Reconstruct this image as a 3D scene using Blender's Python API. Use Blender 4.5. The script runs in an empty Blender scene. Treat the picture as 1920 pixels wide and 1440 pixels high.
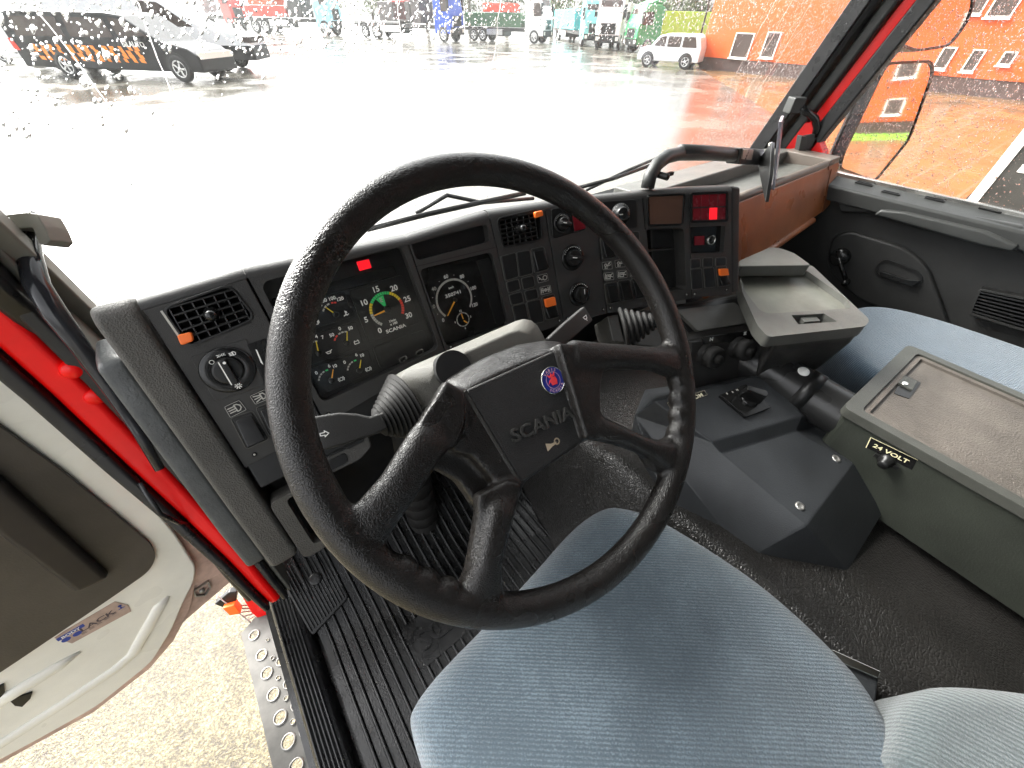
import bpy, bmesh, math, random
from mathutils import Vector, Matrix
from mathutils.geometry import tessellate_polygon
random.seed(7)
R_ = math.radians
S = bpy.context.scene
COL = S.collection
# ------------------------------------------------------------------ camera
F_PX, CX, CY = 717.0, 960.0, 720.0            # focal length and centre of the 1920x1440 frame
CAM = Vector((0, 0, 2.35))
YAW, PITCH, ROLL = R_(38.545), R_(43.81), R_(1.225)
_f = Vector((math.sin(YAW)*math.cos(PITCH), math.cos(YAW)*math.cos(PITCH), -math.sin(PITCH)))
_r = Vector((math.cos(YAW), -math.sin(YAW), 0)); _u = _r.cross(_f)
CR = _r*math.cos(ROLL)+_u*math.sin(ROLL); CU = -_r*math.sin(ROLL)+_u*math.cos(ROLL); CF = _f
cam_d = bpy.data.cameras.new('camera'); cam = bpy.data.objects.new('camera', cam_d); COL.objects.link(cam)
cam_d.sensor_width = 36; cam_d.lens = 36*F_PX/1920; cam_d.clip_start = 0.02; cam_d.clip_end = 2000
cam.matrix_world = Matrix(((CR.x, CU.x, -CF.x, CAM.x), (CR.y, CU.y, -CF.y, CAM.y), (CR.z, CU.z, -CF.z, CAM.z), (0, 0, 0, 1)))
S.camera = cam
# ------------------------------------------------------------------ sky, sun, exposure
SUN_EL, SUN_AZ = R_(38), R_(-20)                # azimuth from +Y towards +X
W = bpy.data.worlds.new('World'); S.world = W; W.use_nodes = True
nt = W.node_tree; nt.nodes.clear()
sky = nt.nodes.new('ShaderNodeTexSky'); sky.sky_type = 'NISHITA'; sky.sun_disc = False
sky.sun_elevation = SUN_EL; sky.sun_rotation = SUN_AZ; sky.air_density = 1.0; sky.dust_density = 6.0; sky.ozone_density = 0.6
hs = nt.nodes.new('ShaderNodeHueSaturation'); hs.inputs['Saturation'].default_value = 0.12
bg = nt.nodes.new('ShaderNodeBackground'); bg.inputs['Strength'].default_value = 0.15
wo = nt.nodes.new('ShaderNodeOutputWorld')
nt.links.new(sky.outputs[0], hs.inputs['Color']); nt.links.new(hs.outputs[0], bg.inputs['Color']); nt.links.new(bg.outputs[0], wo.inputs['Surface'])
sl = bpy.data.lights.new('sun', 'SUN'); sl.energy = 1.0; sl.angle = R_(25); sl.color = (1.0, 0.96, 0.9)
sun = bpy.data.objects.new('sun', sl); COL.objects.link(sun)
sd = Vector((math.sin(SUN_AZ)*math.cos(SUN_EL), math.cos(SUN_AZ)*math.cos(SUN_EL), math.sin(SUN_EL)))
sun.rotation_euler = sd.to_track_quat('Z', 'Y').to_euler()
S.view_settings.view_transform = 'Standard'; S.view_settings.look = 'None'
S.view_settings.exposure = 2.58; S.view_settings.gamma = 1.0; S.view_settings.use_curve_mapping = False
S.render.engine = 'CYCLES'
S.cycles.use_denoising = True
S.cycles.max_bounces = 10; S.cycles.transparent_max_bounces = 24; S.cycles.diffuse_bounces = 5
S.cycles.glossy_bounces = 4; S.cycles.transmission_bounces = 6
S.cycles.caustics_reflective = False; S.cycles.caustics_refractive = False
S.cycles.sample_clamp_indirect = 8
# ------------------------------------------------------------------ helpers
def ray(x, y): return CR*(x-CX)+CU*(CY-y)+CF*F_PX
def on(x, y, p, n):
    d = ray(x, y); n = Vector(n); return CAM+d*(n.dot(Vector(p)-CAM)/n.dot(d))
def onz(x, y, z): return on(x, y, (0, 0, z), (0, 0, 1))
def onx(x, y, X): return on(x, y, (X, 0, 0), (1, 0, 0))
def ony(x, y, Y): return on(x, y, (0, Y, 0), (0, 1, 0))
class Fr:
    "a working plane: origin, two axes and normal"
    def __init__(s, O, u, v=None, n=None):
        s.O = Vector(O); s.u = Vector(u).normalized()
        if n is None: n = s.u.cross(Vector(v))
        s.n = Vector(n).normalized(); s.v = s.n.cross(s.u).normalized(); s.u = s.v.cross(s.n)
    def px(s, x, y, h=0):
        p = on(x, y, s.O+s.n*h, s.n)-s.O; return (p.dot(s.u), p.dot(s.v))
    def pp(s, pts, h=0): return [s.px(x, y, h) for x, y in pts]
    def P(s, a, b, h=0): return s.O+s.u*a+s.v*b+s.n*h
    def at(s, x, y, h=0):
        return Fr(s.P(*s.px(x, y, h), h), s.u, n=s.n)
    def sub(s, a, b, h=0, rot=0):
        c, q = math.cos(rot), math.sin(rot)
        return Fr(s.P(a, b, h), s.u*c+s.v*q, n=s.n)
def round_poly(pts, r, seg=4):
    out = []; n = len(pts)
    for i in range(n):
        p = Vector(pts[i]).to_2d(); a = (Vector(pts[i-1]).to_2d()-p); b = (Vector(pts[(i+1) % n]).to_2d()-p)
        rr = min(r, a.length*.48, b.length*.48)
        A = p+a.normalized()*rr; B = p+b.normalized()*rr
        for k in range(seg+1):
            t = k/seg; out.append(tuple(A*(1-t)**2+p*2*t*(1-t)+B*t*t))
    return out
def area2(p): return sum(p[i-1][0]*p[i][1]-p[i][0]*p[i-1][1] for i in range(len(p)))
class MB:
    def __init__(s): s.v = []; s.f = []; s.m = []; s.sm = []; s.k = 0; s.smooth = False
    def add(s, vs, fs, mi=None, smooth=None):
        o = len(s.v); s.v += [Vector(v) for v in vs]; s.f += [[o+i for i in f] for f in fs]
        s.m += [s.k if mi is None else mi]*len(fs); s.sm += [s.smooth if smooth is None else smooth]*len(fs); return s
    def prism(s, fr, pts, h0, h1, holes=(), mi=None, scale1=1.0, cap0=True, smooth=None):
        "polygon pts in the frame, extruded from h0 to h1 (h1 the front)"
        pts = list(pts)
        if area2(pts) < 0: pts = pts[::-1]
        loops = [pts]+[list(h) if area2(h) < 0 else list(h)[::-1] for h in holes]
        flat = [q for l in loops for q in l]; N = len(flat)
        cx = sum(p[0] for p in pts)/len(pts); cy = sum(p[1] for p in pts)/len(pts)
        V = [fr.P(a, b, h0) for a, b in flat]+[fr.P(cx+(a-cx)*scale1, cy+(b-cy)*scale1, h1) for a, b in flat]
        if len(loops) == 1:
            caps = [list(range(len(pts)))]
        else:
            tri = tessellate_polygon([[Vector((a, b, 0)) for a, b in l] for l in loops])
            caps = []
            for t in tri:
                t = list(t); A = [flat[i] for i in t]
                if area2(A) < 0: t = t[::-1]
                caps.append(t)
        F = [[i+N for i in c] for c in caps]+([c[::-1] for c in caps] if cap0 else [])
        o = 0
        for l in loops:
            n = len(l)
            for i in range(n):
                j = (i+1) % n; F.append([o+i, o+j, o+j+N, o+i+N])
            o += n
        return s.add(V, F, mi, smooth)
    def box(s, fr, a0, a1, b0, b1, h0, h1, mi=None): return s.prism(fr, [(a0, b0), (a1, b0), (a1, b1), (a0, b1)], h0, h1, mi=mi)
    def cyl(s, fr, r, h0, h1, r1=None, n=24, a=0, b=0, mi=None, smooth=True):
        r1 = r if r1 is None else r1
        ring = lambda q, h: [fr.P(a+q*math.cos(2*math.pi*i/n), b+q*math.sin(2*math.pi*i/n), h) for i in range(n)]
        s.add(ring(r, h0)+ring(r1, h1), [[i, (i+1) % n, (i+1) % n+n, i+n] for i in range(n)], mi, smooth)
        s.add(ring(r1, h1), [list(range(n))], mi, False); s.add(ring(r, h0), [list(range(n))[::-1]], mi, False); return s
    def lathe(s, fr, prof, n=28, mi=None, smooth=True, sx=1, sy=1):
        "prof: (radius, height) list from base to tip"
        V = []; F = []
        for r, h in prof: V += [fr.P(sx*r*math.cos(2*math.pi*i/n), sy*r*math.sin(2*math.pi*i/n), h) for i in range(n)]
        for k in range(len(prof)-1):
            for i in range(n):
                j = (i+1) % n; F.append([k*n+i, k*n+j, (k+1)*n+j, (k+1)*n+i])
        if prof[-1][0] > 1e-6: F.append([(len(prof)-1)*n+i for i in range(n)])
        return s.add(V, F, mi, smooth)
    def tube(s, pts, r, n=10, mi=None, cap=True, flat=1.0, up=(0, 0, 1), closed=False, smooth=True):
        pts = [Vector(p) for p in pts]; m = len(pts); rr = r if isinstance(r, (list, tuple)) else [r]*m
        V = []; F = []; prev = None
        for k in range(m):
            if closed: t = pts[(k+1) % m]-pts[k-1]
            else: t = pts[min(k+1, m-1)]-pts[max(k-1, 0)]
            t = t.normalized(); x = Vector(up).cross(t) if prev is None else prev-t*prev.dot(t)
            if x.length < 1e-4: x = Vector((1, 0, 0)).cross(t)
            x = x.normalized(); prev = x; y = t.cross(x)
            V += [pts[k]+x*rr[k]*math.cos(2*math.pi*i/n)+y*rr[k]*flat*math.sin(2*math.pi*i/n) for i in range(n)]
        for k in range(m if closed else m-1):
            q = (k+1) % m
            for i in range(n):
                j = (i+1) % n; F.append([k*n+i, k*n+j, q*n+j, q*n+i])
        if cap and not closed: F += [list(range(n))[::-1], [(m-1)*n+i for i in range(n)]]
        return s.add(V, F, mi, smooth)
    def loft(s, rings, mi=None, closed=True, cap=True, smooth=None):
        n = len(rings[0]); V = [p for r in rings for p in r]; F = []
        for k in range(len(rings)-1):
            for i in range(n if closed else n-1):
                j = (i+1) % n; F.append([k*n+i, k*n+j, (k+1)*n+j, (k+1)*n+i])
        if cap and closed: F += [list(range(n))[::-1], [(len(rings)-1)*n+i for i in range(n)]]
        return s.add(V, F, mi, smooth)
    def hull(s, P8, mi=None):
        "eight corners: bottom four then top four, both anticlockwise from above"
        return s.add(P8, [[3, 2, 1, 0], [4, 5, 6, 7], [0, 1, 5, 4], [1, 2, 6, 5], [2, 3, 7, 6], [3, 0, 4, 7]], mi)
    def grid(s, fn, nu, nv, mi=None, smooth=True):
        V = [fn(i/nu, j/nv) for j in range(nv+1) for i in range(nu+1)]
        F = [[j*(nu+1)+i, j*(nu+1)+i+1, (j+1)*(nu+1)+i+1, (j+1)*(nu+1)+i] for j in range(nv) for i in range(nu)]
        return s.add(V, F, mi, smooth)
    def text(s, fr, a, b, size, string, h=0.0005, rot=0, align='CENTER', mi=None, depth=0, sx=1.0):
        me = glyphs(string); c, q = math.cos(rot), math.sin(rot)
        w = max((v[0] for v in me[0]), default=0); x0 = min((v[0] for v in me[0]), default=0)
        ox = -(w+x0)/2 if align == 'CENTER' else 0
        def T(x, y, hh): x = (x+ox)*size*sx; y = (y-0.35)*size; return fr.P(a+x*c-y*q, b+x*q+y*c, hh)
        vs = [T(v[0], v[1], h+depth) for v in me[0]]
        if depth:
            edges = {}
            for f in me[1]:
                for i in range(len(f)): edges[(f[i-1], f[i])] = 1
            n = len(vs); vs2 = [T(v[0], v[1], h) for v in me[0]]
            side = [[e[0], e[1], e[1]+n, e[0]+n][::-1] for e in edges if (e[1], e[0]) not in edges]
            return s.add(vs+vs2, me[1]+side, mi, False)
        return s.add(vs, me[1], mi, False)
    def strokes(s, fr, a, b, size, lines, w=0.08, h=0.0005, rot=0, mi=None):
        "thin flat printed strokes, unit drawing scaled by size"
        c, q = math.cos(rot), math.sin(rot)
        T = lambda x, y: (a+(x*c-y*q)*size, b+(x*q+y*c)*size)
        for l in lines:
            P = [Vector(T(*p)) for p in l]
            for i in range(len(P)-1):
                d = P[i+1]-P[i]
                if d.length < 1e-9: continue
                d = d.normalized()*w*size*.5; nn = Vector((-d.y, d.x))
                qd = [P[i]-d+nn, P[i]-d-nn, P[i+1]+d-nn, P[i+1]+d+nn]
                s.add([fr.P(p.x, p.y, h) for p in qd], [[0, 1, 2, 3]], mi, False)
        return s
    def arc(s, fr, a, b, r0, r1, t0, t1, h=0.0005, n=None, mi=None, segs=1, gap=0.0):
        "flat ring sector, angles in degrees anticlockwise from u, split into segs blocks"
        for k in range(segs):
            A = t0+(t1-t0)*(k+gap/2)/segs; B = t0+(t1-t0)*(k+1-gap/2)/segs
            m = n or max(1, int(abs(B-A)/8)+1); V = []
            for i in range(m+1):
                t = R_(A+(B-A)*i/m)
                V += [fr.P(a+r0*math.cos(t), b+r0*math.sin(t), h), fr.P(a+r1*math.cos(t), b+r1*math.sin(t), h)]
            F = [[2*i, 2*i+1, 2*i+3, 2*i+2] if B > A else [2*i, 2*i+2, 2*i+3, 2*i+1] for i in range(m)]
            F = [f[::-1] if B > A else f[::-1] for f in F]
            s.add(V, F, mi, False)
        return s
    def build(s, name, mats, parent=None, bevel=0, seg=2, sub=0, angle=35, weld=False, fix=False):
        me = bpy.data.meshes.new(name); me.from_pydata([tuple(v) for v in s.v], [], s.f)
        mats = mats if isinstance(mats, (list, tuple)) else [mats]
        for m in mats: me.materials.append(m)
        me.polygons.foreach_set('material_index', [min(x, len(mats)-1) for x in s.m])
        me.polygons.foreach_set('use_smooth', s.sm); me.update()
        if weld or fix:
            bm = bmesh.new(); bm.from_mesh(me)
            bmesh.ops.remove_doubles(bm, verts=bm.verts, dist=1e-5)
            if fix: bmesh.ops.recalc_face_normals(bm, faces=bm.faces)
            bm.to_mesh(me); bm.free()
        o = bpy.data.objects.new(name, me); COL.objects.link(o)
        if parent is not None:
            o.parent = parent; o.matrix_parent_inverse = world_of(parent).inverted()
        if bevel:
            b = o.modifiers.new('bevel', 'BEVEL'); b.width = bevel; b.segments = seg; b.limit_method = 'ANGLE'; b.angle_limit = R_(angle)
            b.harden_normals = False; b.use_clamp_overlap = True
            me.polygons.foreach_set('use_smooth', [True]*len(me.polygons))
            w = o.modifiers.new('wn', 'WEIGHTED_NORMAL'); w.keep_sharp = True; w.weight = 60
        if sub:
            b = o.modifiers.new('sub', 'SUBSURF'); b.levels = b.render_levels = sub
        return o
def world_of(o):
    m = o.matrix_basis.copy()
    if o.parent is not None: m = world_of(o.parent) @ o.matrix_parent_inverse @ m
    return m
_gl = {}
def glyphs(string):
    if string not in _gl:
        cu = bpy.data.curves.new('t', 'FONT'); cu.body = string; cu.resolution_u = 3; cu.offset = 0.022
        ob = bpy.data.objects.new('t', cu); COL.objects.link(ob)
        dg = bpy.context.evaluated_depsgraph_get(); me = bpy.data.meshes.new_from_object(ob.evaluated_get(dg))
        _gl[string] = ([tuple(v.co) for v in me.vertices], [list(p.vertices) for p in me.polygons])
        bpy.data.objects.remove(ob); bpy.data.curves.remove(cu); bpy.data.meshes.remove(me)
    return _gl[string]
for _s in ('0 5 10 15 20 25 30 40 50 60 80 100 120 4 7 6 1 12 3 9 SCANIA 350741 km/h 1/min x100 E 24 VOLT STROM R H Mac LACK BODY BILAUTO VABIS 8 2 - +'.split()+
           ['x 100', '24 VOLT', 'STRÖM', 'ASTRA 24']+list('VABISCN')):
    glyphs(_s)
def tag(o, label=None, cat=None, group=None, kind=None):
    if label: o['label'] = label
    if cat: o['category'] = cat
    if group: o['group'] = group
    if kind: o['kind'] = kind
    return o
def thing(name, label, cat, loc=(0, 0, 0), rz=0, group=None):
    o = bpy.data.objects.new(name, None); o.empty_display_size = .05; COL.objects.link(o)
    o.location = loc; o.rotation_euler = (0, 0, rz); return tag(o, label, cat, group)
def kids(o): return [c for c in bpy.data.objects if c.parent == o]
def copy_tree(o, parent=None, index=None):
    c = o.copy(); COL.objects.link(c); c.parent = parent
    for ch in kids(o): copy_tree(ch, c)
    return c
# ------------------------------------------------------------------ materials
def node_mat(name):
    m = bpy.data.materials.new(name); m.use_nodes = True; t = m.node_tree
    return m, t, t.nodes['Principled BSDF']
def _tc(t, scale=(1, 1, 1), rot=(0, 0, 0)):
    c = t.nodes.new('ShaderNodeTexCoord'); mp = t.nodes.new('ShaderNodeMapping'); mp.inputs['Scale'].default_value = scale
    mp.inputs['Rotation'].default_value = rot
    t.links.new(c.outputs['Object'], mp.inputs['Vector']); return mp.outputs[0]
def noise(t, vec, scale, detail=4, rough=.55, dist=0):
    n = t.nodes.new('ShaderNodeTexNoise'); n.inputs['Scale'].default_value = scale; n.inputs['Detail'].default_value = detail
    n.inputs['Roughness'].default_value = rough; n.inputs['Distortion'].default_value = dist
    t.links.new(vec, n.inputs['Vector']); return n.outputs['Fac']
def ramp(t, fac, stops):
    r = t.nodes.new('ShaderNodeValToRGB'); e = r.color_ramp.elements
    while len(e) > 1: e.remove(e[0])
    e[0].position = stops[0][0]; e[0].color = (*stops[0][1], 1)
    for p, c in stops[1:]:
        k = e.new(p); k.color = (*c, 1)
    t.links.new(fac, r.inputs['Fac']); return r.outputs['Color']
def math_(t, op, a, b=None):
    n = t.nodes.new('ShaderNodeMath'); n.operation = op
    for i, x in enumerate((a, b)):
        if x is None: continue
        if isinstance(x, (int, float)): n.inputs[i].default_value = x
        else: t.links.new(x, n.inputs[i])
    return n.outputs[0]
def bump(t, p, h, strength, dist=.001, prev=None):
    b = t.nodes.new('ShaderNodeBump'); b.inputs['Strength'].default_value = strength; b.inputs['Distance'].default_value = dist
    t.links.new(h, b.inputs['Height'])
    if prev is not None: t.links.new(prev, b.inputs['Normal'])
    t.links.new(b.outputs[0], p.inputs['Normal']); return b.outputs[0]
def mul(c, k): return tuple(min(1, x*k) for x in c)
def mat(name, col, rough=.5, metal=0, grain=0, gs=900, blotch=.25, bs=9, rv=.06, spec=.4, coat=0, scratch=0, voro=False, gd=.0006):
    "surface with mild colour blotches, roughness variation and an optional moulded grain"
    m, t, p = node_mat(name); v = _tc(t)
    p.inputs['Metallic'].default_value = metal; p.inputs['Specular IOR Level'].default_value = spec
    p.inputs['Coat Weight'].default_value = coat
    n1 = noise(t, v, bs, 5, .65)
    t.links.new(ramp(t, n1, [(.3, mul(col, 1-blotch)), (.7, mul(col, 1+blotch))]), p.inputs['Base Color'])
    n2 = noise(t, v, bs*1.7, 2, .5)
    mr = t.nodes.new('ShaderNodeMapRange'); mr.inputs['To Min'].default_value = max(.02, rough-rv); mr.inputs['To Max'].default_value = min(1, rough+rv)
    mr.inputs['From Min'].default_value = .3; mr.inputs['From Max'].default_value = .7
    t.links.new(n2, mr.inputs['Value']); t.links.new(mr.outputs[0], p.inputs['Roughness'])
    if grain:
        if voro:
            n = t.nodes.new('ShaderNodeTexVoronoi'); n.inputs['Scale'].default_value = gs; n.feature = 'DISTANCE_TO_EDGE'
            nz = t.nodes.new('ShaderNodeTexNoise'); nz.inputs['Scale'].default_value = gs*.4
            mx = t.nodes.new('ShaderNodeVectorMath'); mx.operation = 'ADD'; sc = t.nodes.new('ShaderNodeVectorMath'); sc.operation = 'SCALE'
            sc.inputs['Scale'].default_value = 1.6/gs
            t.links.new(v, nz.inputs['Vector']); t.links.new(nz.outputs['Color'], sc.inputs[0]); t.links.new(v, mx.inputs[0]); t.links.new(sc.outputs[0], mx.inputs[1])
            t.links.new(mx.outputs[0], n.inputs['Vector']); hgt = math_(t, 'MINIMUM', n.outputs['Distance'], .25)
            bump(t, p, hgt, grain, gd*4)
        else:
            bump(t, p, noise(t, v, gs, 3, .6), grain, gd*2)
    return m
def flat(name, col, rough=.5, metal=0, emit=0, spec=.5):
    m, t, p = node_mat(name); p.inputs['Base Color'].default_value = (*col, 1); p.inputs['Roughness'].default_value = rough
    p.inputs['Metallic'].default_value = metal; p.inputs['Specular IOR Level'].default_value = spec
    if emit: p.inputs['Emission Color'].default_value = (*col, 1); p.inputs['Emission Strength'].default_value = emit
    return m
def pane(name, tint=(1, 1, 1), refl=.06, rough=.0):
    "thin glass: light goes straight through, a little mirrors"
    m, t, p = node_mat(name); t.nodes.remove(p); o = t.nodes['Material Output']
    a = t.nodes.new('ShaderNodeBsdfTransparent'); a.inputs['Color'].default_value = (*tint, 1)
    g = t.nodes.new('ShaderNodeBsdfGlossy'); g.inputs['Roughness'].default_value = rough
    fr = t.nodes.new('ShaderNodeFresnel'); fr.inputs['IOR'].default_value = 1.45
    k = math_(t, 'MULTIPLY', fr.outputs[0], refl/.06)
    x = t.nodes.new('ShaderNodeMixShader'); t.links.new(k, x.inputs[0]); t.links.new(a.outputs[0], x.inputs[1]); t.links.new(g.outputs[0], x.inputs[2])
    t.links.new(x.outputs[0], o.inputs['Surface']); return m
M = {}
M['dash'] = mat('dash_plastic', (.027, .0262, .025), .44, grain=.5, gs=1100, blotch=.12, bs=14)
M['dashgrain'] = mat('dash_grain', (.058, .055, .049), .52, grain=.9, gs=520, blotch=.22, bs=10, gd=.0009)
M['wheel'] = mat('wheel_rubber', (.0095, .0085, .0078), .31, grain=.7, gs=400, blotch=.3, bs=7, rv=.1, voro=True, gd=.0003)
M['pad'] = mat('pad_plastic', (.016, .0155, .015), .5, grain=.8, gs=700, blotch=.1, gd=.0008)
M['hubtop'] = mat('hub_plastic', (.035, .034, .031), .5, grain=.8, gs=600, blotch=.15, gd=.0009)
M['black'] = mat('black_plastic', (.009, .009, .009), .38, blotch=.2)
M['gloss'] = mat('gloss_black', (.01, .01, .01), .2, blotch=.2, bs=20)
M['void'] = flat('dark_hollow', (.004, .004, .004), .8)
M['grey'] = mat('grey_plastic', (.085, .085, .077), .42, grain=.6, gs=700, blotch=.2, bs=12)
M['conslid'] = mat('console_lid', (.085, .083, .075), .42, grain=.5, gs=600, blotch=.15)
M['conspad'] = mat('console_pad', (.048, .046, .042), .45, grain=.5, gs=600, blotch=.15)
M['slab'] = mat('side_cheek', (.050, .053, .052), .35, grain=.5, gs=260, blotch=.35, bs=16)
M['shroud'] = mat('shroud_plastic', (.105, .102, .09), .5, grain=.7, gs=700, blotch=.15, bs=12)
M['rubber'] = mat('bellows_rubber', (.014, .0135, .013), .62, blotch=.3, bs=30, spec=.22)
M['white'] = flat('print_white', (.88, .88, .84), .6)
M['dim'] = flat('print_grey', (.45, .44, .40), .6)
M['red'] = flat('print_red', (.75, .05, .03), .6)
M['yel'] = flat('print_yellow', (.8, .6, .03), .6)
M['grn'] = flat('print_green', (.03, .62, .16), .6)
M['orangeneedle'] = flat('needle_orange', (.95, .42, .03), .5)
M['orange'] = flat('orange_plastic', (.9, .17, .02), .4)
M['lampred'] = flat('lit_red_lamp', (1, .01, .02), .4, emit=.16)
M['dimred'] = mat('red_lens', (.16, .008, .014), .25, blotch=.3, bs=30)
M['chrome'] = mat('bright_metal', (.75, .74, .7), .22, 1, blotch=.1)
M['steel'] = mat('dull_steel', (.36, .35, .33), .45, .8, grain=.3, gs=300, blotch=.35, bs=18)
# ================================================================== DASHBOARD
D_ = Vector((0, -math.sin(R_(22)), -math.cos(R_(22))))
ZT = 2.12
K = [Vector((-.10, .542, ZT)), Vector((.37, .533, ZT)), Vector((.57, .492, ZT)), Vector((.865, .372, ZT))]
F1 = Fr(K[0], K[1]-K[0], -D_); F2 = Fr(K[1], K[2]-K[1], -D_); F3 = Fr(K[2], K[3]-K[2], -D_)
dash = thing('dashboard', 'long dark grey dashboard of instrument and switch modules behind the steering wheel', 'dashboard', (.3, .5, 1.6))
ROLL_R = .014
def module(name, fr, quad, holes, depth=.035, gapw=.0012):
    "one face module: flat face with cut-outs, rolled top edge and top shelf running to the windscreen"
    tl, tr, br, bl = [Vector(p) for p in fr.pp(quad)]
    dl = (bl-tl).normalized(); dr = (br-tr).normalized()
    g = Vector((gapw, 0))
    TL, TR = tl+dl*ROLL_R+g, tr+dr*ROLL_R-g; BL, BR = bl+g, br-g
    if name == 'vent_module': TL.x = BL.x = .0005
    mb = MB()
    mb.prism(fr, [tuple(BL), tuple(BR), tuple(TR), tuple(TL)], -depth, 0, holes)
    # rolled top: arc from face to horizontal
    g2 = Vector((.0001, 0)); A = fr.P(*(TL-g+g2)), fr.P(*(TR+g-g2))
    hor = Vector((-fr.n.x, -fr.n.y, 0)).normalized(); up = fr.v
    ang = math.acos(max(-1, min(1, up.dot(hor)))); rr = ROLL_R
    rows = []
    for P0 in A:
        row = []; c = P0-fr.n*rr
        for k in range(9):
            t = (math.pi/2-R_(22)*1.0)*k/8
            row.append(c+fr.n*rr*math.cos(t)+up*rr*math.sin(t))
        e = row[-1]; row.append(e+hor*.010-Vector((0, 0, .001))); row.append(e+hor*.022-Vector((0, 0, .008))); row.append(e+hor*.03-Vector((0, 0, .06))); rows.append(row)
    n = len(rows[0])
    mb.add(rows[0]+rows[1], [[i, n+i, n+i+1, i+1] for i in range(n-1)], None, True)
    for r in (0, 1):                                             # end caps of the roll
        c = (A[r]-fr.n*rr*1.2); fan = rows[r]
        o = [c]+fan; mb.add(o, [[0, i+1, i] if r else [0, i, i+1] for i in range(1, n)], None, False)
    return mb.build(name, M['dash'], dash, bevel=.0014, seg=2)
def hole(fr, quad, r=.004, h=0): return round_poly(fr.pp(quad, h), r)
def grow(pts, k):
    cx = sum(p[0] for p in pts)/len(pts); cy = sum(p[1] for p in pts)/len(pts)
    return [(cx+(a-cx)*k, cy+(b-cy)*k) for a, b in pts]
def offset(pts, d):
    pts = list(pts)
    if area2(pts) < 0: pts = pts[::-1]
    out = []
    n = len(pts)
    for i in range(n):
        a = Vector(pts[i-1]); b = Vector(pts[i]); c = Vector(pts[(i+1) % n])
        e1 = (b-a); e2 = (c-b)
        if e1.length < 1e-9 or e2.length < 1e-9: out.append(tuple(b)); continue
        e1.normalize(); e2.normalize(); n1 = Vector((e1.y, -e1.x)); n2 = Vector((e2.y, -e2.x)); q = n1+n2
        out.append(tuple(b+q*(d/max(.3, (1+n1.dot(n2))))))
    return out
def lines_quad(q, s, t):
    "bilinear point in quad TL,TR,BR,BL"
    tl, tr, br, bl = [Vector(p) for p in q]; return (tl*(1-s)+tr*s)*(1-t)+(bl*(1-s)+br*s)*t
def air_vent(fr, bez, grid, nx, ny, knob, slider, slide_line=None, label=None):
    b = round_poly(fr.pp(bez), .012, 5)
    mb = MB(); ring_in = offset(b, -.0025)
    mb.prism(fr, b, -.004, .0022, [ring_in]); v = mb.build('air_vent', M['black'], dash, bevel=.0008)
    mb = MB(); mb.prism(fr, b, -.034, -.032); mb.build('duct', M['void'], v)
    g = fr.pp(grid); mb = MB()
    for j in range(ny+1):
        t = j/ny; A = lines_quad(g, 0, t); B = lines_quad(g, 1, t); d = (B-A).normalized(); q = Vector((-d.y, d.x))*.0011
        mb.prism(fr, [tuple(A+q), tuple(B+q), tuple(B-q), tuple(A-q)], -.016, .0005)
    mb.build('blades', M['black'], v, bevel=.0004, seg=1)
    mb = MB()
    for i in range(nx+1):
        s_ = i/nx; A = lines_quad(g, s_, 0); B = lines_quad(g, s_, 1); d = (B-A).normalized(); q = Vector((-d.y, d.x))*.0010
        mb.prism(fr, [tuple(A+q), tuple(B+q), tuple(B-q), tuple(A-q)], -.022, -.001)
    mb.build('vertical_blades', M['gloss'], v, bevel=.0004, seg=1)
    k = fr.at(*knob); mb = MB(); mb.lathe(k, [(.0085, -.004), (.0085, .001), (.004, .004), (.0045, .010), (.0062, .014), (.0055, .018), (.0025, .0195)], 20)
    mb.build('vent_knob', M['gloss'], v)
    sq = fr.pp(slider); mb = MB(); mb.prism(fr, round_poly(sq, .003), .001, .009); mb.build('slider', M['orange'], v, bevel=.0015)
    if slide_line:
        P = fr.pp(slide_line); mb = MB(); mb.strokes(fr, 0, 0, 1, [P], w=.0022, h=.0026); mb.build('slot', M['dim'], v)
    return v
def pocket(fr, loop, depth, m, name='recess', par=None):
    mb = MB(); mb.prism(fr, offset(loop, .0006), -depth-.002, -depth); return mb.build(name, m, par or dash)
def rocker(fr, quad, kind=0, icon=None, par=None, name='rocker_switch'):
    "kind 0 blank cover, 1 rocker, 2 rocker with orange lens"
    q = fr.pp(quad); L = round_poly(q, .0028)
    mb = MB(); mb.prism(fr, offset(L, .0007), -.006, .0003); mb.build('groove', M['void'], dash)
    mb = MB(); mb.prism(fr, offset(L, .0017), -.002, .0013, [offset(L, .0008)]); mb.build('switch_frame', M['conslid'], dash, bevel=.0004, seg=1)
    mb = MB(); mb.prism(fr, L, -.006, .0020)
    if kind == 0: return mb.build('switch_blank', M['black'], dash, bevel=.0012)
    o = mb.build(name, M['black'], dash, bevel=.0012)
    tl, tr, br, bl = [Vector(p) for p in grow(q, .84)]
    s0, s1 = (.0, 1) if kind == 1 else (.45, 1)
    m = lambda a, b, t: a*(1-t)+b*t
    P = [m(tl, bl, s0), m(tr, br, s0), m(tr, br, s1), m(tl, bl, s1)]
    h = [.0028, .0028, .0105, .0105]
    V = [fr.P(*p, 0) for p in P[::-1]]+[fr.P(*p, hh) for p, hh in zip(P[::-1], h[::-1])]
    mb = MB(); mb.hull(V); mb.build('key', M['gloss'], o, bevel=.0014)
    if kind == 2:
        P = [tl, tr, m(tr, br, .42), m(tl, bl, .42)]
        mb = MB(); mb.prism(fr, round_poly([tuple(p) for p in P], .0015), 0, .0085); mb.build('orange_lens', M['orange'], o, bevel=.001)
    return o
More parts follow.
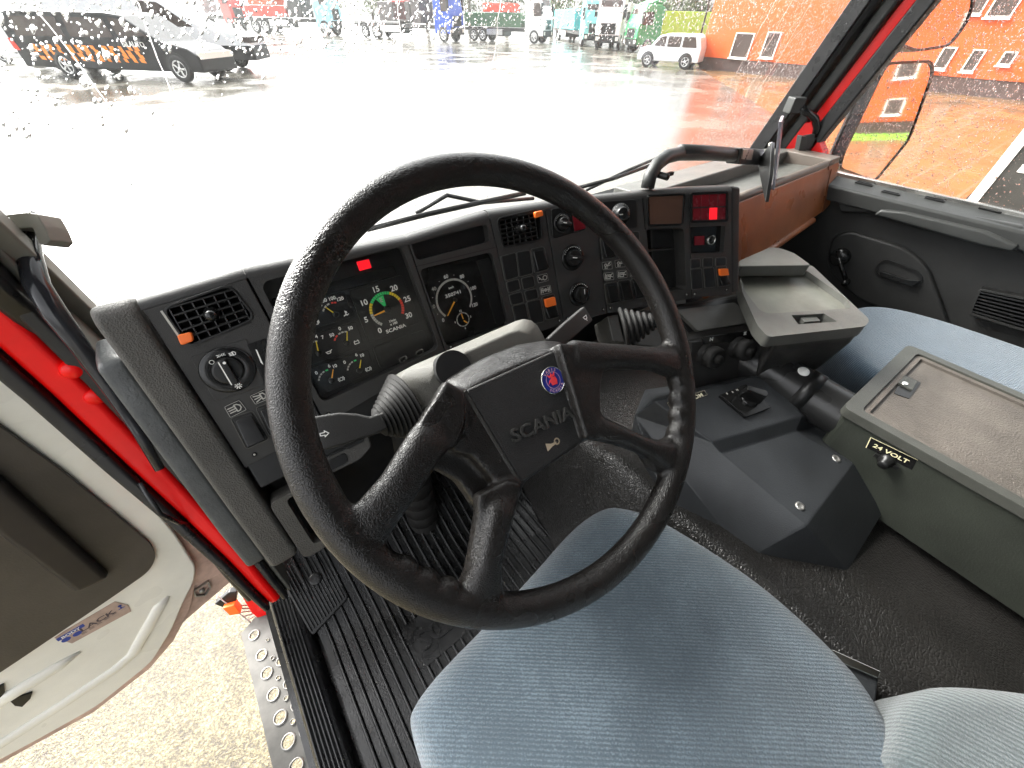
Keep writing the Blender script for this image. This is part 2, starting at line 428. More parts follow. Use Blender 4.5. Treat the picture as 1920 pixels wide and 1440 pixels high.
def keyicon(fr, quad, icon, w=.07, frame=True):
    q = fr.pp(quad); L = round_poly(q, .003); mb = MB(); mb.prism(fr, L, -.004, .0006)
    o = mb.build('symbol_plate', M['black'], dash, bevel=.0005)
    c = sum((Vector(p) for p in q), Vector((0, 0)))/4; sz = (Vector(q[1])-Vector(q[0])).length
    rot = math.atan2(q[1][1]-q[0][1], q[1][0]-q[0][0]); mb = MB()
    mb.strokes(fr, c.x, c.y, sz, icon, w=w, h=.0009, rot=rot)
    if frame:
        l2 = offset(L, -.0012); mb.strokes(fr, 0, 0, 1, [l2+[l2[0]]], w=.0005, h=.0009)
    mb.build('symbol', M['dim' if frame else 'white'], o); return o
def screw(fr, x, y, par=None, r=.0032, m=None):
    k = fr.at(x, y); mb = MB(); mb.cyl(k, r, -.001, .0007, n=16); mb.cyl(k, r*.45, .0006, .0009, n=6, mi=1)
    return mb.build('screw', [m or M['gloss'], M['dim']], par or dash)
circ = lambda x, y, r, n=14, a0=0, a1=360: [(x+r*math.cos(R_(a0+(a1-a0)*i/n)), y+r*math.sin(R_(a0+(a1-a0)*i/n))) for i in range(n+1)]
I_HIGH = [[(-.36, .16), (-.02, .16)], [(-.36, 0), (-.02, 0)], [(-.36, -.16), (-.02, -.16)], [(.04, .24), (.04, -.24), (.2, -.22), (.33, -.08), (.33, .08), (.2, .22), (.04, .24)]]
I_FOG = [[(.04, .2), (.04, -.2), (.2, -.18), (.3, 0), (.2, .18), (.04, .2)], [(-.34, .2), (-.02, .12)], [(-.34, .0), (-.02, .02)], [(-.34, -.2), (-.02, -.1)]]
I_LAMP = [circ(0, 0, .13)]+[[(.19*math.cos(R_(a)), .19*math.sin(R_(a))), (.3*math.cos(R_(a)), .3*math.sin(R_(a)))] for a in range(0, 360, 45)]
I_AXLE = [[(-.36, 0), (.36, 0)]]+[[(x, -.16), (x, .16)] for x in (-.36, -.22, .22, .36)]+[circ(0, 0, .09, 8)]
I_DIFF = [circ(.2, .0, .17), [(-.36, .16), (-.1, -.1), (.1, -.1)], [(-.3, -.02), (-.2, -.02)]]
I_CAB = [[(-.2, -.2), (-.2, .12), (.15, .12), (.15, -.2), (-.2, -.2)], [(-.32, -.2), (-.32, .2)], [(.2, .12), (.33, .2)], [(.2, 0), (.34, -.06)], [(-.1, -.05), (0, .04), (.1, -.05)]]
I_PERS = [circ(-.15, .05, .1, 8), [(-.15, -.05), (-.2, -.2), (.05, -.2)], [(-.02, .0), (.25, .2)], [(.02, -.05), (.3, .05)], [(.1, .18), (.28, .28)]]
# ---- hole lists (pixel corners measured on the photo, laid on the module planes)
h_vent1 = [(300, 577), (432, 531), (482, 597), (355, 654)]
h_clu = [(487, 530), (753, 459), (824, 653), (604, 756)]
h_top = [(770, 453), (913, 420), (918, 453), (782, 489)]
h_tac = [(786, 505), (923, 472), (955, 610), (837, 651)]
h_vent2 = [(929, 409), (1012, 390), (1018, 451), (942, 467)]
h_cub = [(1208, 430), (1282, 427), (1287, 543), (1220, 549)]
h_soc = [(1294, 426), (1360, 423), (1357, 473), (1294, 476)]
L_clu = hole(F1, h_clu, .012); L_top = hole(F1, h_top, .006); L_tac = hole(F1, h_tac, .01)
V1 = round_poly(offset(F1.pp(h_vent1), -.002), .012, 5); V2 = round_poly(offset(F2.pp(h_vent2), -.0015), .008, 5)
L_cub = hole(F3, h_cub, .008); L_soc = hole(F3, h_soc, .002)
module('vent_module', F1, [(257, 557), (452, 500), (610, 795), (470, 873)], [V1])
module('cluster_module', F1, [(452, 500), (760, 441), (836, 663), (610, 795)], [L_clu])
module('tachograph_module', F1, [(760, 441), (914, 394), (973, 628), (836, 663)], [L_top, L_tac])
module('switch_module', F2, [(914, 394), (1019, 379), (1058, 608), (973, 634)], [V2])
module('heater_module', F2, [(1019, 379), (1115, 366), (1139, 588), (1058, 608)], [])
module('switch_module', F3, [(1115, 366), (1204, 357), (1224, 573), (1139, 588)], [])
module('display_module', F3, [(1204, 357), (1291, 350), (1297, 559), (1224, 573)], [L_cub])
module('warning_lamp_module', F3, [(1291, 350), (1372, 347), (1373, 551), (1297, 559)], [L_soc])
pocket(F3, L_cub, .034, M['black'], 'cubby'); 
q = F3.pp([(1210, 470), (1270, 466), (1270, 469), (1210, 474)]); mb = MB(); mb.prism(F3, q, -.034, -.012); q = F3.pp([(1231, 432), (1234, 432), (1238, 545), (1235, 545)]); mb.prism(F3, q, -.034, -.020); mb.build('cubby_divider', M['dash'], dash)
# end cheek right of the last module
P = F3.pp([(1373, 347), (1393, 350), (1389, 547), (1374, 551)]); mb = MB(); mb.prism(F3, P, -.14, -.004); mb.build('end_cheek', M['dash'], dash, bevel=.006, seg=3)
# ---- left outer vent and light switch
air_vent(F1, h_vent1, [(316, 578), (440, 542), (471, 604), (356, 647)], 6, 5, (397, 589), [(333, 627), (360, 621), (365, 637), (341, 646)], [(304, 584), (337, 632)])
pl_ = F1.pp([(357, 670), (462, 634), (497, 722), (403, 752)]); mb = MB(); mb.prism(F1, round_poly(pl_, .004), -.002, .0012)
ls = mb.build('light_switch', M['dash'], dash, bevel=.0008)
c = F1.at(428, 693); mb = MB(); mb.lathe(c, [(.0295, .001), (.0295, .003), (.027, .0045), (.019, .003), (.0165, .0028)], 40); mb.build('dial', M['gloss'], ls)
mb = MB(); mb.lathe(c, [(.0165, .002), (.0165, .008), (.015, .0095), (0.0001, .0095)], 36); mb.box(c, -.0045, .0045, -.0165, .0165, .008, .018); mb.build('knob', M['black'], ls, bevel=.0012)
mb = MB(); mb.strokes(c, 0, 0, 1, [[(-.003, -.015), (-.003, .015)]], w=.0012, h=.0182); mb.cyl(c, .0017, .018, .0183, n=12, a=.002, b=.0125)
for (x, y, ic, s_) in ((397, 679, [circ(0, 0, .3)], .008), (414, 666, [circ(-.2, 0, .13), circ(.2, 0, .13), [(-.5, .15), (-.4, .1)], [(-.5, -.15), (-.4, -.1)], [(.5, .15), (.4, .1)], [(.5, -.15), (.4, -.1)]], .0085), (436, 663, I_HIGH, .0095), (447, 723, I_LAMP, .012)):
    k = F1.px(x, y, .004); mb.strokes(F1, k[0], k[1], s_, ic, w=.09, h=.0048)
mb.build('light_symbols', M['white'], ls)
mb = MB(); P = F1.pp([(463, 646), (497, 634), (530, 705), (497, 722)]); mb.prism(F1, P, -.001, .0016); o = mb.build('small_display', M['gloss'], dash, bevel=.0005)
mb = MB(); P = F1.pp([(479, 655), (482, 656), (494, 684), (489, 680)], .002); mb.prism(F1, P, .0017, .0024); mb.build('needle', M['white'], o)
keyicon(F1, [(418, 762), (449, 748), (465, 768), (431, 785)], I_HIGH); keyicon(F1, [(466, 742), (497, 728), (513, 745), (478, 760)], I_FOG)
for qd in ([(435, 785), (472, 772), (502, 822), (463, 840)], [(482, 765), (515, 752), (545, 800), (507, 816)], [(525, 748), (562, 733), (587, 780), (550, 798)]):
    rocker(F1, qd, 1)
for p in ((477, 852), (592, 788), (616, 776), (973-12, 618), (845, 650)): screw(F1, *p)
# ---- instrument cluster
FC = Fr(F1.P(0, 0, -.016), F1.u, n=F1.n)         # recessed instrument face
mb = MB(); mb.prism(F1, offset(L_clu, .0008), -.020, -.016); clu = mb.build('instrument_panel', M['black'], dash)
def rect_in(fr, quad, r=.004): return round_poly(fr.pp(quad), r)
def plate(fr, quad, h0, h1, m, name, par, r=.004, bev=.0006):
    mb = MB(); mb.prism(fr, rect_in(fr, quad, r), h0, h1); return mb.build(name, m, par, bevel=bev)
rel = lambda fr: fr
# lamp strip along the top
plate(FC, [(508, 560), (737, 497), (745, 515), (520, 580)], 0, .0012, M['gloss'], 'warning_lamp_strip', clu)
plate(FC, [(668, 491), (691, 486), (696, 502), (674, 508)], 0, .0022, M['lampred'], 'red_warning_lamp', clu, .001, 0)
pt = plate(FC, [(653, 544), (753, 515), (787, 604), (691, 642)], 0, .0025, M['black'], 'rev_counter', clu, .005)
plate(FC, [(698, 651), (793, 618), (807, 656), (713, 691)], 0, .002, M['black'], 'blank_plate', clu, .005)
gp1 = plate(FC, [(520, 583), (645, 548), (662, 593), (545, 630)], 0, .002, M['black'], 'temperature_gauge_plate', clu, .005)
gp2 = plate(FC, [(555, 635), (667, 602), (682, 648), (572, 688)], 0, .002, M['black'], 'pressure_gauge_plate', clu, .005)
gp3 = plate(FC, [(575, 690), (690, 655), (702, 696), (600, 741)], 0, .002, M['black'], 'air_gauge_plate', clu, .005)
T = Fr(FC.P(0, 0, .0028), FC.u, n=FC.n)
def lab(mb, fr, x, y, s_, txt, rot=0, mi=0): a, b = fr.px(x, y); mb.text(fr, a, b, s_, txt, 0, rot, mi=mi)
cmats = [M['white'], M['dim'], M['yel'], M['grn'], M['red']]
mb = MB(); a, b = T.px(726, 580)
rr = .0225
SW0, SW1 = 232, -35                               # sweep of the rev scale
ang = lambda v: SW0+(SW1-SW0)*v/30
for v0, v1, mi in ((0, 6, 1), (6, 10.2, 2), (10.2, 19, 3), (19, 24, 2), (24, 30, 4)):
    mb.arc(T, a, b, rr, rr+.0042, ang(v0), ang(v1), 0, mi=mi, segs=max(1, int(round(v1-v0))), gap=.14)
for v in (0, 5, 10, 15, 20, 25, 30):
    t = R_(ang(v)); mb.text(T, a+math.cos(t)*.0355, b+math.sin(t)*.0335, .0115, str(v), 0, mi=0)
mb.arc(T, a, b, .006, rr-.0008, ang(12.6), ang(16.4), .0001, mi=3, n=3)
t = R_(ang(14.5)); mb.text(T, a+math.cos(t)*.0165, b+math.sin(t)*.0165, .009, 'E', .0003, mi=1)
mb.text(T, a+.002, b-.0185, .0052, '1/min', 0, mi=0); mb.text(T, a+.002, b-.0235, .0052, 'x 100', 0, mi=0); mb.text(T, a+.003, b-.032, .0075, 'SCANIA', 0, mi=0, sx=1.25)
mb.build('rev_scale', cmats, pt)
def needle(fr, a, b, t, L, w, m, par, hub=.0045, tail=.0):
    mb = MB(); d = Vector((math.cos(t), math.sin(t))); n_ = Vector((-d.y, d.x)); c = Vector((a, b))
    P = [c-n_*w, c+n_*w, c+d*L+n_*w*.5, c+d*L-n_*w*.5]; mb.prism(fr, [tuple(p) for p in P], .0022, .0032); mb.build('needle', m, par)
    mb = MB(); k = fr.sub(a, b); mb.lathe(k, [(hub, 0), (hub, .004), (hub*.8, .0048), (.0001, .0048)], 20); mb.build('needle_hub', M['black'], par)
needle(T, a, b, R_(ang(5.2)), .0225, .0014, M['orangeneedle'], pt, .0055)
def small(par, cx, cy, tip, labels, arcs, icon, nm=M['yel']):
    mb = MB(); a, b = T.px(cx, cy); ta, tb = T.px(*tip); L = math.hypot(ta-a, tb-b)
    for (x, y, txt, mi) in labels: lab(mb, T, x, y, .0068, txt, 0, mi)
    for (t0, t1, n_, mi) in arcs: mb.arc(T, a, b, L*.9, L*.9+.0022, t0, t1, 0, mi=mi, segs=n_, gap=.25)
    if icon: mb.strokes(T, a+.0135, b-.006+.002, .011, icon, w=.1, h=0, mi=0)
    mb.build('gauge_scale', cmats, par); needle(T, a, b, math.atan2(tb-b, ta-a), L, .0009, nm, par, .004)
I_TMP = [[(0, -.1), (0, .35)], [(0, .25), (.15, .25)], [(0, .1), (.15, .1)], [(-.3, -.2), (-.1, -.12), (.1, -.2), (.3, -.12)]]
I_OIL = [[(-.35, .1), (-.2, -.15), (.15, -.15), (.25, .1), (-.2, .1)], [(.25, .1), (.4, .2)]]
I_BAT = [[(-.3, -.2), (-.3, .15), (.3, .15), (.3, -.2), (-.3, -.2)], [(-.2, .15), (-.2, .25)], [(.2, .15), (.2, .25)]]
I_BRK = [circ(0, 0, .22), [(.3, .25), (.4, 0), (.3, -.25)], [(-.3, .25), (-.4, 0), (-.3, -.25)]]
I_FUEL = [[(-.2, -.25), (-.2, .25), (.1, .25), (.1, -.25), (-.2, -.25)], [(.1, 0), (.25, -.1), (.25, .15)]]
small(gp1, 629, 589, (609, 575), [(599, 572, '40', 0), (608, 563, '80', 0), (623, 559, '100', 0), (638, 560, '120', 0)], [(150, 95, 3, 1), (90, 62, 2, 4)], I_TMP)
small(gp1, 573, 605, (571, 590), [(582, 577, '1', 0)], [(110, 60, 3, 1)], I_FUEL)
small(gp2, 597, 662, (592, 639), [(566, 646, '0', 0), (593, 631, '4', 0), (605, 632, '7', 0)], [(160, 70, 6, 1)], I_OIL)
small(gp2, 650, 643, (650, 621), [(622, 628, '50', 0), (637, 616, '0', 0), (657, 615, '50', 0)], [(150, 115, 2, 4), (112, 65, 3, 1)], I_BAT)
small(gp3, 621, 713, (624, 692), [(593, 699, '0', 0), (617, 686, '6', 0), (628, 686, '10', 0)], [(160, 100, 4, 1), (98, 80, 1, 3)], I_BRK, M['orangeneedle'])
small(gp3, 673, 694, (676, 674), [(646, 679, '0', 0), (668, 665, '6', 0), (679, 666, '10', 0)], [(160, 100, 4, 1), (98, 80, 1, 3)], I_BRK)
for p in ((755, 673), (786, 660)):
    k = FC.at(*p, .002); k = k.sub(0, 0, 0, R_(8)); mb = MB(); mb.prism(k, round_poly([(-.007, -.0045), (.007, -.0045), (.007, .0045), (-.007, .0045)], .0044, 6), 0, .003, [round_poly([(-.005, -.003), (.005, -.003), (.005, .003), (-.005, .003)], .0028, 5)])
    mb.build('reset_button', M['chrome'], clu)
# glass over the cluster, a touch glossy
gl_ = pane('instrument_glass', (.97, .97, .97), .022, .05)
mb = MB(); mb.prism(F1, offset(L_clu, -.0004), -.0060, -.0055); mb.build('cover_glass', gl_, clu)
# ---- blank window and tachograph
mb = MB(); mb.prism(F1, offset(L_top, .0006), -.018, -.014); mb.build('blank_window', M['black'], dash)
mb = MB(); P = F1.pp([(777, 499.5), (928, 463), (928.3, 464.5), (777.5, 501)]); mb.prism(F1, P, 0, .0006); mb.build('split_line', M['void'], dash)
mb = MB(); mb.prism(F1, offset(L_tac, .0006), -.016, -.012); tac = mb.build('tachograph', M['gloss'], dash)
G = Fr(F1.P(0, 0, -.0118), F1.u, n=F1.n)
plate(G, [(893, 489), (917, 483), (950, 600), (929, 607)], -.0002, .002, M['black'], 'side_strip', tac, .003)
mb = MB(); a, b = G.px(852, 561); r0 = .0305
vs = lambda v: 222-264*v/125
mb.arc(G, a, b, r0, r0+.0034, vs(0), vs(125), .0002, mi=1, segs=18, gap=.03)
for v in (0, 20, 40, 60, 80, 100, 120):
    t = R_(vs(v)); mb.text(G, a+math.cos(t)*.0405, b+math.sin(t)*.0395, .0082, str(v), .0002, mi=0 if v in (0, 60, 80, 100, 120) else 1)
for v in (10, 30, 50, 70, 90, 110):
    t = R_(vs(v)); mb.arc(G, a+math.cos(t)*.039, b+math.sin(t)*.039, 0, .0006, 0, 360, .0002, mi=0, n=6)
mb.text(G, a, b+.020, .0048, 'km/h', .0002); mb.text(G, a, b+.009, .0078, '350741', .0002, sx=1.35)
mb.build('speed_scale', cmats, tac); needle(G, a, b-.001, R_(vs(-1)), .030, .0013, M['orangeneedle'], tac, .0035)
ca, cb = G.px(868, 599); mb = MB(); mb.arc(G, ca, cb, .0108, .0125, 0, 360, .0003, mi=1, segs=12, gap=.1)
for i, s_ in enumerate(('3', '12', '9', '6')): t = R_(90*i); mb.text(G, ca+math.cos(t)*.0155, cb+math.sin(t)*.0155, .0048, s_, .0003)
mb.build('clock_scale', cmats, tac)
mb = MB(); mb.strokes(G, ca, cb, .01, [[(.05, .15), (.0, .95)]], w=.18, h=.0006); mb.strokes(G, ca, cb, .01, [[(.15, -.3), (.55, -.75)]], w=.22, h=.0006); mb.build('clock_hands', M['orangeneedle'], tac)
mb = MB(); P = G.px(846, 642); mb.strokes(G, P[0]-.012, P[1]+.002, .006, [circ(0, 0, .3)], w=.1, h=.0004); mb.build('lock_symbol', M['dim'], tac)
mb = MB(); mb.prism(F1, offset(L_tac, -.0004), -.0042, -.0034); mb.build('cover_glass', gl_, tac)
# ---- centre vent and switches
air_vent(F2, h_vent2, [(937, 414), (1003, 399), (1010, 450), (943, 464)], 6, 6, (974, 429), [(998, 398), (1013, 395), (1015, 405), (1000, 410)])
for qd, kd in (([(939, 482), (966, 475), (971, 518), (948, 525)], 0), ([(968, 475), (992, 470), (998, 512), (974, 518)], 0), ([(996, 468), (1019, 464), (1027, 504), (1003, 511)], 1),
               ([(950, 530), (971, 524), (975, 542), (954, 548)], 0), ([(978, 523), (999, 518), (1002, 536), (982, 542)], 0),
               ([(955, 554), (977, 548), (981, 566), (960, 571)], 0), ([(984, 547), (1005, 542), (1008, 558), (988, 564)], 0),
               ([(961, 575), (984, 569), (992, 609), (970, 615)], 0), ([(988, 567), (1012, 562), (1019, 602), (997, 607)], 0), ([(1016, 558), (1038, 552), (1046, 594), (1024, 599)], 2)):
    rocker(F2, qd, kd)
keyicon(F2, [(1005, 516), (1026, 511), (1029, 527), (1008, 532)], I_DIFF); keyicon(F2, [(1010, 538), (1032, 533), (1035, 549), (1013, 554)], I_AXLE)
for p in ((1049, 601), (1064, 597), (979, 622), (1131, 580)): screw(F2, *p)
# ---- heater controls
def heater(x, y, r, bar, label, base=True):
    k = F2.at(x, y); mb = MB(); mb.lathe(k, [(r, 0), (r, .002), (r*.94, .004), (r*.72, .0025), (r*.68, .002)], 40); o = mb.build('heater_control', M['gloss'], dash)
    k2 = k.sub(0, 0, 0, bar); mb = MB(); mb.lathe(k, [(r*.6, .001), (r*.6, .010), (r*.55, .0115), (.0001, .0115)], 32); mb.box(k2, -r*.16, r*.16, -r*.6, r*.6, .009, .019); mb.build('knob', M['black'], o, bevel=.001)
    mb = MB(); mb.strokes(k2, 0, 0, 1, [[(0, r*.1), (0, r*.45)]], w=.0016, h=.0193)
    for t in range(30, 160, 12): mb.arc(k, 0, 0, r*.80, r*.86, t, t+4, .0036, n=1)
    mb.build('knob_mark', M['white'], o); return o
plb = round_poly(F2.pp([(1032, 392), (1092, 384), (1098, 430), (1036, 448)]), .006); mb = MB(); mb.prism(F2, plb, 0, .0015); mb.build('control_plate', M['gloss'], dash, bevel=.0006)
plb = round_poly(F2.pp([(1072, 402), (1092, 398), (1097, 428), (1076, 434)]), .002); mb = MB(); mb.prism(F2, plb, 0, .0028); mb.build('control_window', M['dimred'], dash, bevel=.0006)
heater(1053, 419, .017, R_(75), ''); heater(1073, 483, .0235, R_(75), ''); heater(1086, 551, .0235, 0, '')
# ---- dial and switch block
P = round_poly(F3.pp([(1127, 378), (1193, 374), (1195, 427), (1134, 432)]), .004); mb = MB(); mb.prism(F3, P, -.001, .001); mb.build('control_plate', M['black'], dash, bevel=.0006)
k = F3.at(1162, 402); mb = MB(); mb.lathe(k, [(.0195, 0), (.0195, .004), (.0135, .006), (.0125, .014), (.011, .0155), (.0001, .0155)], 40); o = mb.build('rotary_dial', M['gloss'], dash)
mb = MB(); mb.strokes(k, 0, 0, 1, [[(-.008, -.0), (-.003, 0)]], w=.002, h=.0158)
for t in range(-20, 200, 13): mb.arc(k, 0, 0, .0165, .0185, t, t+5, .0047, n=1)
mb.build('dial_marks', M['dim'], o)
for qd, kd in (([(1126, 448), (1148, 446), (1151, 482), (1131, 485)], 1), ([(1153, 445), (1174, 443), (1177, 479), (1156, 481)], 1), ([(1179, 437), (1197, 435), (1200, 476), (1182, 478)], 0),
               ([(1134, 533), (1156, 529), (1160, 565), (1139, 569)], 1), ([(1159, 528), (1180, 525), (1185, 561), (1164, 564)], 1), ([(1183, 524), (1204, 521), (1208, 557), (1188, 560)], 1)):
    rocker(F3, qd, kd)
for (x, y, ic) in ((1138, 498, I_PERS), (1162, 494, I_PERS), (1186, 491, I_PERS), (1141, 518, I_CAB), (1166, 514, I_CAB), (1190, 511, I_CAB)):
    keyicon(F3, [(x-11, y-7), (x+9, y-9), (x+11, y+7), (x-9, y+9)], ic)
for p in ((1144, 577), (1213, 562), (1287, 552), (1302, 551), (1362, 543)): screw(F3, *p)
# ---- display, red lamp block, lighter
P = round_poly(F3.pp([(1212, 365), (1284, 362), (1280, 423), (1214, 425)]), .006); mb = MB(); mb.prism(F3, P, -.001, .0025, [offset(P, -.004)]); o = mb.build('display', M['gloss'], dash, bevel=.0008)
mb = MB(); mb.prism(F3, offset(P, -.004), -.001, .0008); mb.build('screen', mat('display_brown', (.10, .052, .036), .25, blotch=.1), o)
P = round_poly(F3.pp([(1294, 361), (1364, 358), (1363, 416), (1294, 418)]), .006); mb = MB(); mb.prism(F3, P, -.001, .003, [offset(P, -.0035)]); o = mb.build('warning_lamp_block', M['gloss'], dash, bevel=.0008)
q = F3.pp([(1298, 365), (1361, 362), (1359, 412), (1298, 414)])
for i in range(4):
    for j in range(2):
        P = [tuple(lines_quad(q, (i+a)/4, (j+b)/2)) for a, b in ((.04, .05), (.96, .05), (.96, .95), (.04, .95))]
        mb = MB(); mb.prism(F3, P, 0, .0016); lit = (i == 2 and j == 1)
        mb.build('red_lens' if not lit else 'lit_red_lens', M['lampred'] if lit else M['dimred'], o, bevel=.0005)
mb = MB(); mb.prism(F3, offset(L_soc, .0006), -.016, -.012); o = mb.build('lighter_socket_panel', M['gloss'], dash)
H = Fr(F3.P(0, 0, -.012), F3.u, n=F3.n)
plate(H, [(1301, 443), (1319, 442), (1319, 459), (1301, 460)], 0, .003, M['dimred'], 'red_button', o, .001)
k = H.at(1332, 450); mb = MB(); mb.lathe(k, [(.0098, 0), (.0098, .004), (.0085, .0048), (.0078, .004), (.0078, .001)], 32); mb.build('socket_ring', M['chrome'], o)
mb = MB(); mb.lathe(k, [(.0078, 0), (.0076, .003), (.0001, .0032)], 24); mb.build('lighter', M['gloss'], o)
for qd, kd in (([(1295, 487), (1312, 486), (1312, 501), (1295, 503)], 0), ([(1318, 485), (1335, 484), (1335, 499), (1318, 500)], 0), ([(1342, 484), (1360, 483), (1360, 497), (1342, 498)], 0),
               ([(1295, 506), (1314, 504), (1316, 540), (1298, 542)], 0), ([(1319, 504), (1337, 502), (1341, 537), (1322, 539)], 0), ([(1343, 501), (1361, 500), (1366, 534), (1347, 537)], 2)):
    rocker(F3, qd, kd)
# ---- left bolster and side, lower body
# core behind the face modules
for fr, w in ((F1, (K[1]-K[0]).length), (F2, (K[2]-K[1]).length), (F3, (K[3]-K[2]).length)):
    mb = MB(); mb.box(fr, .003, w, -.20, -.012, -.09, -.0365); mb.box(fr, .003, w, -.06, -.0042, -.036, -.0175); mb.build('core', M['void'], dash)
FX = Fr((-.10, .542, ZT), (0, 1, 0), n=(-1, 0, 0))      # u is +y ... v is up
def side_prism(prof, x0, x1, m, name, par, bevel=.01, seg=4):
    "profile of (y, z) points extruded across in x"
    fr = Fr((0, 0, 0), (0, 1, 0), n=(1, 0, 0)); mb = MB(); mb.prism(fr, prof, x0, x1); return mb.build(name, m, par, bevel=bevel, seg=seg)
yz = lambda s_, off=0: (.542+D_.y*s_+off*math.cos(R_(22))*-1, ZT+D_.z*s_+off*-.37)   # point along the face, off = proud of it
side_prism([(.545, 2.122), (.530, 2.110), yz(.06, .008), yz(.27, .012), yz(.40, .006), (.55, 1.74), (.62, 1.80), (.62, 2.0), (.585, 2.105)], -.142, -.1025, M['dashgrain'], 'end_bolster', dash, .008, 4)
side_prism([(.56, 2.06), yz(.08, -.03), yz(.33, -.02), yz(.42, -.03), (.60, 1.70), (.68, 1.9), (.66, 2.00), (.60, 2.06)], -.172, -.1425, M['slab'], 'side_panel', dash, .008, 3)
# ---- lower dashboard
def hexa(name, pts8, m, par, bevel=.004, seg=3):
    mb = MB(); mb.hull([Vector(p) for p in pts8]); return mb.build(name, m, par, bevel=bevel, seg=seg, fix=True)
bz = lambda s_, off=0: yz(s_, off)
side_prism([bz(.245, -.004), bz(.275, .002), bz(.285, -.03), (.62, 1.72), (.74, 1.9), (.70, 2.0), bz(.1, -.05)], -.10, .37, M['black'], 'lower_panel', dash, .004, 2)
side_prism([bz(.285, -.035), (.50, 1.60), (.58, 1.56), (.72, 1.62), (.72, 1.75), (.62, 1.74)], -.10, .40, M['black'], 'knee_panel', dash, .01, 3)
# pocket beside the bolster, fuse switch block
mb = MB(); fr = Fr(Vector((-.06, *bz(.335, .012))), (1, 0, 0), -D_); mb.prism(fr, round_poly([(-.04, -.07), (.05, -.07), (.05, .045), (-.04, .045)], .012), -.03, 0, [round_poly([(-.02, -.055), (.038, -.055), (.038, .038), (-.02, .038)], .008)])
mb.build('pocket_frame', M['dashgrain'], dash, bevel=.004)
mb = MB(); mb.prism(fr, [(-.035, -.065), (.045, -.065), (.045, .04), (-.035, .04)], -.03, -.028); mb.build('pocket', M['void'], dash)
fb = Fr(on(640, 850, (0, .44, 1.86), (0, -.8, .6)), (1, 0, 0), n=(0, -.8, .6)); 
P = round_poly(fb.pp([(560, 862), (690, 812), (698, 838), (676, 862), (590, 905)]), .006); mb = MB(); mb.prism(fb, P, -.03, 0); fbx = mb.build('fuse_switch_block', M['conspad'], dash, bevel=.003)
for x, y in ((596, 855), (630, 840), (598, 884), (632, 866), (664, 826)):
    k = fb.at(x, y); mb = MB(); mb.prism(k, round_poly([(-.016, -.008), (.014, -.008), (.016, .008), (-.014, .008)], .005), -.001, .002); mb.build('button', M['black'], fbx, bevel=.0008)
# centre lower console with tray lid, symbol strip and two pull knobs
cc = F3
C0 = [F3.P(*F3.px(1139, 592)), F3.P(*F3.px(1385, 552))]
down = Vector((-.30, -.55, -.72)).normalized()
fcn = Fr(C0[0]-Vector((0, 0, .004)), C0[1]-C0[0], n=Vector((-.12, -.62, .80)))     # sloping shelf under the modules
q = fcn.pp([(1139, 592), (1386, 551), (1424, 628), (1300, 662), (1150, 640)]); mb = MB(); mb.prism(fcn, q, -.06, 0); con = mb.build('centre_console', M['conspad'], dash, bevel=.004, seg=3)
q = round_poly(fcn.pp([(1258, 575), (1384, 560), (1417, 606), (1290, 624)]), .006); mb = MB(); mb.prism(fcn, q, -.001, .004); mb.build('tray_lid_frame', M['black'], con, bevel=.001)
q = round_poly(fcn.pp([(1268, 581), (1378, 567), (1413, 604), (1308, 621)], .012), .005); mb = MB(); mb.prism(fcn, q, .004, .013); mb.build('tray_lid', M['conslid'], con, bevel=.002)
ffn = Fr(fcn.P(*fcn.px(1300, 662))+Vector((0, 0, -.002)), Vector(fcn.P(*fcn.px(1424, 628)))-Vector(fcn.P(*fcn.px(1300, 662))), n=Vector((-.30, -.86, .34)))
q = ffn.pp([(1296, 640), (1428, 630), (1432, 680), (1400, 720), (1292, 735)]); mb = MB(); mb.prism(ffn, q, -.05, 0); fp = mb.build('heater_panel', M['dash'], dash, bevel=.004)
q = round_poly(ffn.pp([(1316, 632), (1412, 619), (1416, 630), (1408, 638), (1320, 646)], .003), .004); mb = MB(); mb.prism(ffn, q, 0, .003); mb.build('symbol_strip', M['gloss'], fp, bevel=.0008)
mb = MB()
for x, y, ic in ((1334, 636, [[(-.3, -.3), (-.3, .3), (.3, -.3), (.3, .3)], [(-.1, -.1), (.1, -.1)]]), (1397, 625, [[(-.3, -.25), (.3, -.25)], [(-.3, .25), (.3, .25)], [(-.2, 0), (.2, 0)], circ(0, 0, .2, 8)])):
    a, b = ffn.px(x, y, .0035); mb.strokes(ffn, a, b, .012, ic, w=.12, h=.0036)
mb.build('symbols', M['white'], fp)
for x, y in ((1343, 672), (1402, 658)):
    k = ffn.at(x, y, .03); k = Fr(k.O-k.n*.03, k.u, n=k.n); mb = MB()
    mb.lathe(k, [(.026, 0), (.026, .004), (.018, .006), (.018, .012), (.0235, .014), (.025, .020), (.0245, .030), (.021, .035), (.012, .0355), (.0095, .034), (.009, .042), (.0001, .0425)], 32); mb.build('pull_knob', M['rubber'], fp)
# ================================================================== STEERING COLUMN
WC = Vector((.212, .224, 2.068)); TILT = R_(45.05)
WF = Fr(WC, (1, 0, 0), n=(math.sin(R_(1.4)), -math.sin(TILT), math.cos(TILT)))
col = thing('steering_column', 'steering column with grey shroud and two stalks behind the wheel', 'steering column', (.2, .45, 1.35))
ax = -WF.n
